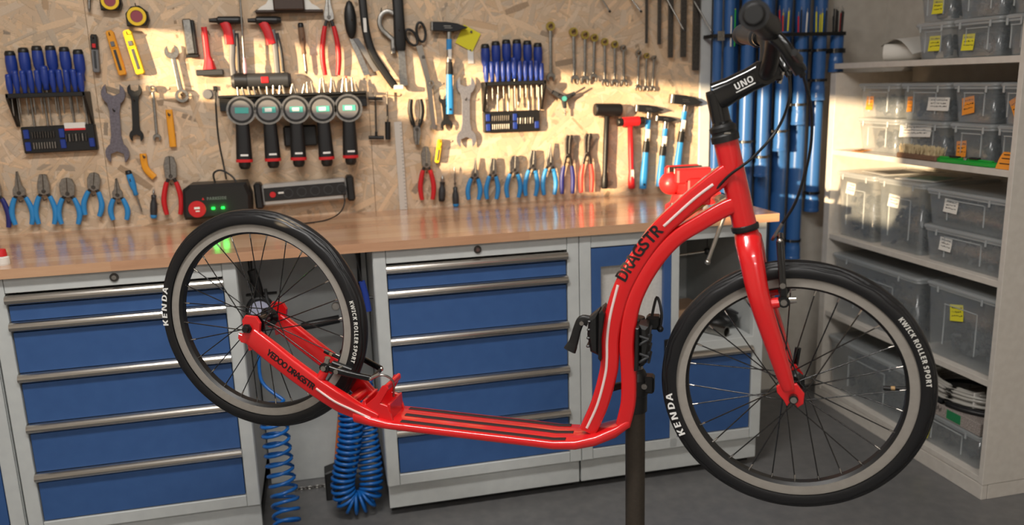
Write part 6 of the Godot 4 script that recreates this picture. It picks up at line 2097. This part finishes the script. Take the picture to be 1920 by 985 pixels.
# ------------------------------------------------------------------ on and under the bench
func small_things():
	var k: Kit
	# charger case with red fan disc and two green lamps
	var t := thing("battery_charger", "black battery charger with a red disc and two green lights", "charger", Vector3(-0.800, 0.896, 0.0555))
	k = Kit.new()
	k.prism([Vector2(-0.108, 0.0), Vector2(0.098, 0.0), Vector2(0.102, 0.07), Vector2(0.09, 0.112), Vector2(-0.085, 0.112), Vector2(-0.106, 0.098), Vector2(-0.112, 0.02)], -0.055, 0.055, 0.010)
	var body := part(k, "case", M.black, t)
	k = Kit.new()
	k.disc(Vector3(-0.067, 0.034, 0), 0.027, 0.054, 0.0575, 26, 0.001)
	var rd := part(k, "red_disc", M.redplastic, t)
	k = Kit.new()
	k.box(Vector3(-0.067, 0.038, 0.0579), Vector3(0.017, 0.007, 0.0008))
	k.box(Vector3(-0.066, 0.028, 0.0579), Vector3(0.012, 0.004, 0.0008))
	part(k, "disc_print", M.white_print, rd)
	for xx in [-0.018, 0.012]:
		k = Kit.new()
		k.box(Vector3(xx, 0.034, 0.0555), Vector3(0.010, 0.007, 0.003), 0.001)
		part(k, "indicator_light", M.led, t)
		var gl := OmniLight3D.new()
		gl.name = "indicator_glow"
		t.add_child(gl, true)
		gl.position = Vector3(xx, 0.034, 0.064)
		gl.light_color = Color("20ff50")
		gl.light_energy = 0.0008
		gl.light_size = 0.004
		gl.omni_range = 4.0
		gl.omni_attenuation = 2.0
		gl.shadow_enabled = true
	k = Kit.new()
	k.text("PARKSIDE", 0.0095, 0.0008, Transform3D(Basis.IDENTITY, Vector3(-0.004, 0.066, 0.0554)), M.font)
	part(k, "case_print", M.grey, body)
	k = Kit.new()
	k.prism([Vector2(-0.05, 0.063), Vector2(-0.042, 0.063), Vector2(-0.046, 0.071)], 0.0545, 0.0558)
	part(k, "case_mark", M.redplastic, body)
	k = Kit.new()
	k.tube(spline([Vector3(-0.01, 0.108, 0.0), Vector3(-0.012, 0.14, 0.0), Vector3(0.012, 0.150, 0.0), Vector3(0.045, 0.13, 0.01), Vector3(0.06, 0.106, 0.02)], 6), 0.0032, 8)
	part(k, "lead", M.black, t)
	t = thing("power_cable", "thin black cable running down the board to the charger", "cable", Vector3(-0.7847, 1.3051, 0.006))
	k = Kit.new()
	k.tube(spline([Vector3(0, 0.0, -0.004), Vector3(-0.004, -0.06, 0.0), Vector3(-0.006, -0.16, 0.0), Vector3(0.002, -0.25, 0.004), Vector3(0.008, -0.29, 0.03)], 6), 0.0026, 8)
	part(k, "cord", M.black, t)
	k = Kit.new()
	k.box(Vector3(0, 0.004, -0.002), Vector3(0.012, 0.014, 0.008), 0.001)
	part(k, "clip", M.black, t)
	# power strip on the board
	var pa := Vector2(-0.690, 0.953)
	var pe := Vector2(-0.364, 0.962)
	t = thing("power_strip", "aluminium power strip with black ends mounted on the board", "power strip", Vector3((pa.x + pe.x) / 2, (pa.y + pe.y) / 2, 0))
	t.rotation.z = atan2(pe.y - pa.y, pe.x - pa.x)
	var pw := pa.distance_to(pe)
	k = Kit.new()
	k.box(Vector3(0, 0, 0.028), Vector3(pw - 0.05, 0.072, 0.056), 0.006)
	var ps := part(k, "profile", mat("b4b1ac", 0.35, 0.3), t)
	k = Kit.new()
	k.box(Vector3(0, 0.003, 0.0575), Vector3(pw - 0.06, 0.044, 0.004), 0.001)
	part(k, "socket_panel", M.black, ps)
	for i in 5:
		k = Kit.new()
		k.washer(Vector3(-0.055 + i * 0.044, 0.003, 0), 0.013, 0.0165, 0.0592, 0.0608, 20)
		part(k, "socket_outlet", M.darkgrey, ps)
	k = Kit.new()
	k.disc(Vector3(-0.105, 0.002, 0), 0.010, 0.059, 0.064, 16, 0.001)
	part(k, "switch", M.redplastic, ps)
	k = Kit.new()
	k.box(Vector3(-0.078, 0.006, 0.0605), Vector3(0.018, 0.006, 0.002), 0.0005)
	part(k, "label", M.paper, ps)
	for s in [-1.0, 1.0]:
		k = Kit.new()
		k.box(Vector3(s * (pw / 2 - 0.012), 0, 0.030), Vector3(0.026, 0.086, 0.062), 0.006)
		part(k, "end_cap", M.black, t)
	t = thing("plug_cable", "thin dark cable hanging from the power strip to the worktop", "cable", Vector3(-0.400, 0.935, 0.061))
	k = Kit.new()
	k.tube(spline([Vector3(0, 0.012, 0.0), Vector3(0.0, -0.02, 0.006), Vector3(-0.02, -0.05, 0.03), Vector3(-0.07, -0.0625, 0.09), Vector3(-0.16, -0.0625, 0.13)], 6), 0.0022, 8)
	part(k, "cord", M.black, t)
	k = Kit.new()
	k.box(Vector3(0, 0.014, 0.003), Vector3(0.016, 0.012, 0.008), 0.002)
	part(k, "plug", M.black, t)
	# red bench vise
	t = thing("bench_vise", "red cast bench vise standing on the worktop behind the frame", "vise", Vector3(0.70, YT, 0.40))
	k = Kit.new()
	k.lathe([Vector2(0, 0), Vector2(0.062, 0), Vector2(0.062, 0.012), Vector2(0.045, 0.022), Vector2(0.038, 0.05), Vector2(0, 0.05)], 28, Transform3D(Basis.IDENTITY, Vector3(0.0, 0, -0.02)))
	k.sweep([Vector3(0, 0.078, -0.085), Vector3(0, 0.078, 0.06)], [1.0], k.rrect(0.066, 0.062, 0.02, 4), Vector3(0, 1, 0))
	k.box(Vector3(0.0, 0.118, -0.035), Vector3(0.12, 0.05, 0.035), 0.008)
	k.ball(Vector3(-0.045, 0.085, -0.03), 0.038, 16, Vector3(1.0, 1.0, 1.0))
	var vb := part(k, "body", M.redpaint, t)
	k = Kit.new()
	k.box(Vector3(0.0, 0.116, 0.045), Vector3(0.12, 0.05, 0.03), 0.006)
	k.sweep([Vector3(0, 0.062, 0.0), Vector3(0, 0.062, 0.20)], [1.0], k.rrect(0.040, 0.040, 0.008, 3), Vector3(0, 1, 0))
	k.box(Vector3(0, 0.085, 0.05), Vector3(0.055, 0.05, 0.03), 0.008)
	part(k, "sliding_jaw", M.redpaint, t)
	for z in [-0.0155, 0.0285]:
		k = Kit.new()
		k.box(Vector3(0, 0.132, z), Vector3(0.118, 0.018, 0.006), 0.001)
		part(k, "jaw_plate", M.steel, t)
	k = Kit.new()
	k.rod(Vector3(0, 0.062, 0.19), Vector3(0, 0.062, 0.245), 0.011, 14)
	k.rod(Vector3(0, 0.062, 0.235), Vector3(0, 0.062, 0.262), 0.018, 14)
	var scw := part(k, "screw", M.steel, t)
	k = Kit.new()
	k.rod(Vector3(0.045, 0.115, 0.25), Vector3(-0.045, -0.125, 0.25), 0.0062, 12)
	k.ball(Vector3(0.045, 0.115, 0.25), 0.0095, 12)
	k.ball(Vector3(-0.045, -0.125, 0.25), 0.0095, 12)
	part(k, "tommy_bar", M.chrome, scw)
	for s in [-1.0, 1.0]:
		k = Kit.new()
		k.rod(Vector3(s * 0.05, 0.010, 0.0), Vector3(s * 0.05, 0.024, 0.0), 0.009, 6)
		part(k, "bolt", M.chrome, t)
	# red cap at the far left of the worktop
	t = thing("oil_bottle", "small bottle with a red cap lying at the end of the worktop", "bottle", Vector3(-1.304, YT, 0.531))
	k = Kit.new()
	k.lathe([Vector2(0, 0), Vector2(0.016, 0), Vector2(0.017, 0.004), Vector2(0.017, 0.02), Vector2(0.008, 0.026), Vector2(0, 0.026)], 16)
	part(k, "bottle", M.white, t)
	k = Kit.new()
	k.lathe([Vector2(0.009, 0.024), Vector2(0.013, 0.024), Vector2(0.011, 0.042), Vector2(0, 0.044)], 16)
	part(k, "cap", M.redplastic, t)
	# --- gap between the cabinets: inflator, hoses, crank, cable box
	t = thing("tyre_inflator", "black tyre inflator gun with a round gauge hanging under the worktop", "inflator", Vector3(-0.672, 0.640, 0.50))
	k = Kit.new()
	k.disc(Vector3(0, 0.04, 0), 0.040, -0.014, 0.016, 30, 0.004)
	var inf := part(k, "gauge", M.rubber, t)
	k = Kit.new()
	k.disc(Vector3(0, 0.04, 0), 0.029, 0.015, 0.0175, 28)
	part(k, "gauge_face", mat("a9abc0", 0.25), inf)
	k = Kit.new()
	k.sweep(spline([Vector3(0.0, 0.075, 0), Vector3(0.0, 0.10, 0), Vector3(-0.006, 0.135, 0), Vector3(-0.012, 0.158, 0)], 5), [1.0], k.rrect(0.026, 0.024, 0.009, 3), Vector3(0, 0, 1))
	k.box(Vector3(0.008, 0.086, 0), Vector3(0.086, 0.006, 0.012), 0.001)
	part(k, "handle", M.black, t)
	k = Kit.new()
	k.sweep(spline([Vector3(0.02, 0.10, 0.0), Vector3(0.026, 0.06, 0.01), Vector3(0.05, 0.02, 0.01)], 5), [1.0], k.rrect(0.008, 0.02, 0.003, 2), Vector3(0, 0, 1))
	part(k, "trigger", M.darkgrey, t)
	k = Kit.new()
	k.tube(spline([Vector3(-0.012, 0.158, 0), Vector3(-0.012, 0.185, -0.005), Vector3(-0.012, 0.204, -0.01)], 4), 0.003, 8)
	part(k, "hanging_loop", M.black, t)
	# two blue spiral air hoses
	var h1 := [Vector3(-0.684, 0.55, 0.55), Vector3(-0.685, 0.50, 0.55)]
	spiral_hose("blue spiral air hose hanging beside the five-drawer cabinet behind the rear wheel", [Vector3(-0.660, 0.43, 0.585), Vector3(-0.657, 0.34, 0.585), Vector3(-0.652, 0.22, 0.60), Vector3(-0.645, 0.13, 0.63), Vector3(-0.655, 0.055, 0.70), Vector3(-0.74, 0.040, 0.76), Vector3(-0.84, 0.040, 0.79)], 0.036, 21, [Vector3(-0.684, 0.560, 0.54), Vector3(-0.682, 0.48, 0.555)], true)
	spiral_hose("blue spiral air hose looping down to the floor beside the black cable box", [Vector3(-0.440, 0.38, 0.50), Vector3(-0.444, 0.28, 0.51), Vector3(-0.462, 0.19, 0.52), Vector3(-0.480, 0.115, 0.525), Vector3(-0.470, 0.060, 0.525), Vector3(-0.432, 0.0475, 0.525), Vector3(-0.400, 0.068, 0.515), Vector3(-0.392, 0.14, 0.49), Vector3(-0.397, 0.26, 0.46), Vector3(-0.40, 0.42, 0.44)], 0.033, 44, [Vector3(-0.44, 0.47, 0.49), Vector3(-0.43, 0.55, 0.47)], false)
	# crank handle mounted on the back
	t = thing("crank_handle", "black grip on a chrome crank mounted behind the rear wheel", "crank", Vector3(-0.505, 0.610, 0.45))
	k = Kit.new()
	k.lathe([Vector2(0, -0.06), Vector2(0.011, -0.058), Vector2(0.013, -0.03), Vector2(0.0125, 0.055), Vector2(0, 0.056)], 16, Transform3D(Basis(Vector3(0, 0, 1), -PI / 2 + 0.12), Vector3.ZERO), false)
	part(k, "grip", M.black, t)
	k = Kit.new()
	k.rod(Vector3(0.055, 0.004, 0), Vector3(0.098, 0.009, 0), 0.008, 12)
	k.box(Vector3(0.08, 0.016, 0), Vector3(0.014, 0.05, 0.014), 0.003)
	k.rod(Vector3(0.085, 0.01, 0), Vector3(0.085, 0.01, -0.222), 0.007, 10)
	part(k, "shaft", M.steel, t)
	k = Kit.new()
	k.sweep([Vector3(0.085, 0.0, 0), Vector3(0.086, -0.06, 0)], [1.0], k.rrect(0.016, 0.012, 0.003, 2), Vector3(0, 0, 1))
	part(k, "arm", M.black, t)
	# orange bar, black cable box with cord, chain
	t = thing("orange_bar", "orange painted bar leaning under the worktop behind the hose", "bar", Vector3(-0.50, 0.0, 0.30))
	k = Kit.new()
	k.sweep([Vector3(0, 0.003, 0), Vector3(0.055, 0.36, -0.03)], [1.0], k.rrect(0.03, 0.02, 0.003, 2), Vector3(0, 0, 1))
	part(k, "bar", mat("c9641c", 0.5), t)
	k = Kit.new()
	k.sweep([Vector3(0.022, 0.003, 0.004), Vector3(0.077, 0.36, -0.026)], [1.0], k.rrect(0.018, 0.024, 0.003, 2), Vector3(0, 0, 1))
	part(k, "edge", M.black, t)
	t = thing("cable_box", "black cable box standing on the floor between the cabinets", "box", Vector3(-0.50, 0.0, 0.37))
	k = Kit.new()
	k.prism([Vector2(-0.035, 0.0), Vector2(0.05, 0.0), Vector2(0.055, 0.14), Vector2(0.02, 0.15), Vector2(0.0, 0.105), Vector2(-0.035, 0.095)], -0.03, 0.03, 0.004)
	part(k, "box", M.black, t)
	k = Kit.new()
	k.tube(spline([Vector3(0.04, 0.14, 0), Vector3(0.07, 0.25, -0.01), Vector3(0.10, 0.45, -0.03), Vector3(0.12, 0.62, -0.05), Vector3(0.125, 0.80, -0.06)], 6), 0.007, 8)
	part(k, "cord", M.black, t)
	t = thing("floor_chain", "black and silver chain lying on the floor behind the hoses", "chain", Vector3(-0.64, 0.0, 0.30))
	for i in 9:
		k = Kit.new()
		var lk := []
		for j in 10: lk.append(Vector3(i * 0.0125 + cos(TAU * j / 10) * 0.009, 0.006 + (sin(TAU * j / 10) * 0.004 if i % 2 == 0 else 0.0), 0.0 if i % 2 == 0 else sin(TAU * j / 10) * 0.005))
		k.tube(lk, 0.0018, 6, false, true)
		part(k, "link", M.steel if i % 2 == 0 else M.steeldark, t)
	# blue pen-like tool hanging beside the middle cabinet
	t = thing("blow_gun", "blue air blow gun hanging on the cabinet side behind the rear tyre", "blow gun", Vector3(-0.372, 0.66, 0.55))
	k = Kit.new()
	k.sweep(spline([Vector3(0.006, 0.0, 0), Vector3(0.0, 0.05, 0), Vector3(-0.008, 0.09, 0)], 4), [1.0, 1.0], k.rrect(0.018, 0.015, 0.005, 2), Vector3(0, 0, 1))
	part(k, "grip", M.bluegrip, t)
	k = Kit.new()
	k.tube(spline([Vector3(-0.008, 0.09, 0), Vector3(-0.015, 0.14, -0.005), Vector3(-0.022, 0.184, -0.01)], 4), 0.002, 6)
	k.rod(Vector3(0.0, 0.04, 0), Vector3(0.022, 0.04, 0), 0.004, 8)
	part(k, "lead", M.black, t)

func spiral_hose(label: String, axis: Array, R: float, turns: int, lead: Array, fitting: bool):
	var path := spline(axis, 12)
	var acc := [0.0]
	for i in path.size() - 1: acc.append(acc[i] + path[i].distance_to(path[i + 1]))
	var total: float = acc[acc.size() - 1]
	var t := thing("air_hose", label, "hose", axis[axis.size() - 1] if fitting else axis[5], "blue spiral air hoses")
	var o := t.position
	var pts := []
	var n := turns * 16
	var side := Vector3(1, 0, 0.2).normalized()
	for i in n + 1:
		var d := total * i / n
		var j := 0
		while j < path.size() - 2 and acc[j + 1] < d: j += 1
		var f: float = clampf((d - acc[j]) / max(1e-6, acc[j + 1] - acc[j]), 0, 1)
		var c: Vector3 = path[j].lerp(path[j + 1], f)
		var tg: Vector3 = (path[min(j + 2, path.size() - 1)] - path[max(j - 1, 0)]).normalized()
		side = (side - tg * side.dot(tg)).normalized()
		var up := tg.cross(side)
		var a := TAU * turns * i / n
		var p := c + (side * cos(a) + up * sin(a)) * R
		p.y = max(p.y, 0.0056)
		pts.append(p - o)
	var k := Kit.new()
	k.tube(pts, 0.0052, 8)
	part(k, "coil", M.hose, t)
	k = Kit.new()
	var ld := []
	ld.append(pts[0])
	for q in lead: ld.append(q - o)
	if lead[0].y > lead[1].y: ld = [pts[0], lead[1] - o, lead[0] - o]
	k.tube(spline(ld, 6), 0.005, 8)
	part(k, "lead", M.hose, t)
	k = Kit.new()
	var e: Vector3 = ld[ld.size() - 1]
	k.rod(e, e + Vector3(0, 0.05, 0), 0.0085, 12)
	k.rod(e + Vector3(0, 0.012, 0), e + Vector3(0, 0.03, 0), 0.0115, 8)
	part(k, "coupling", M.steel, t)
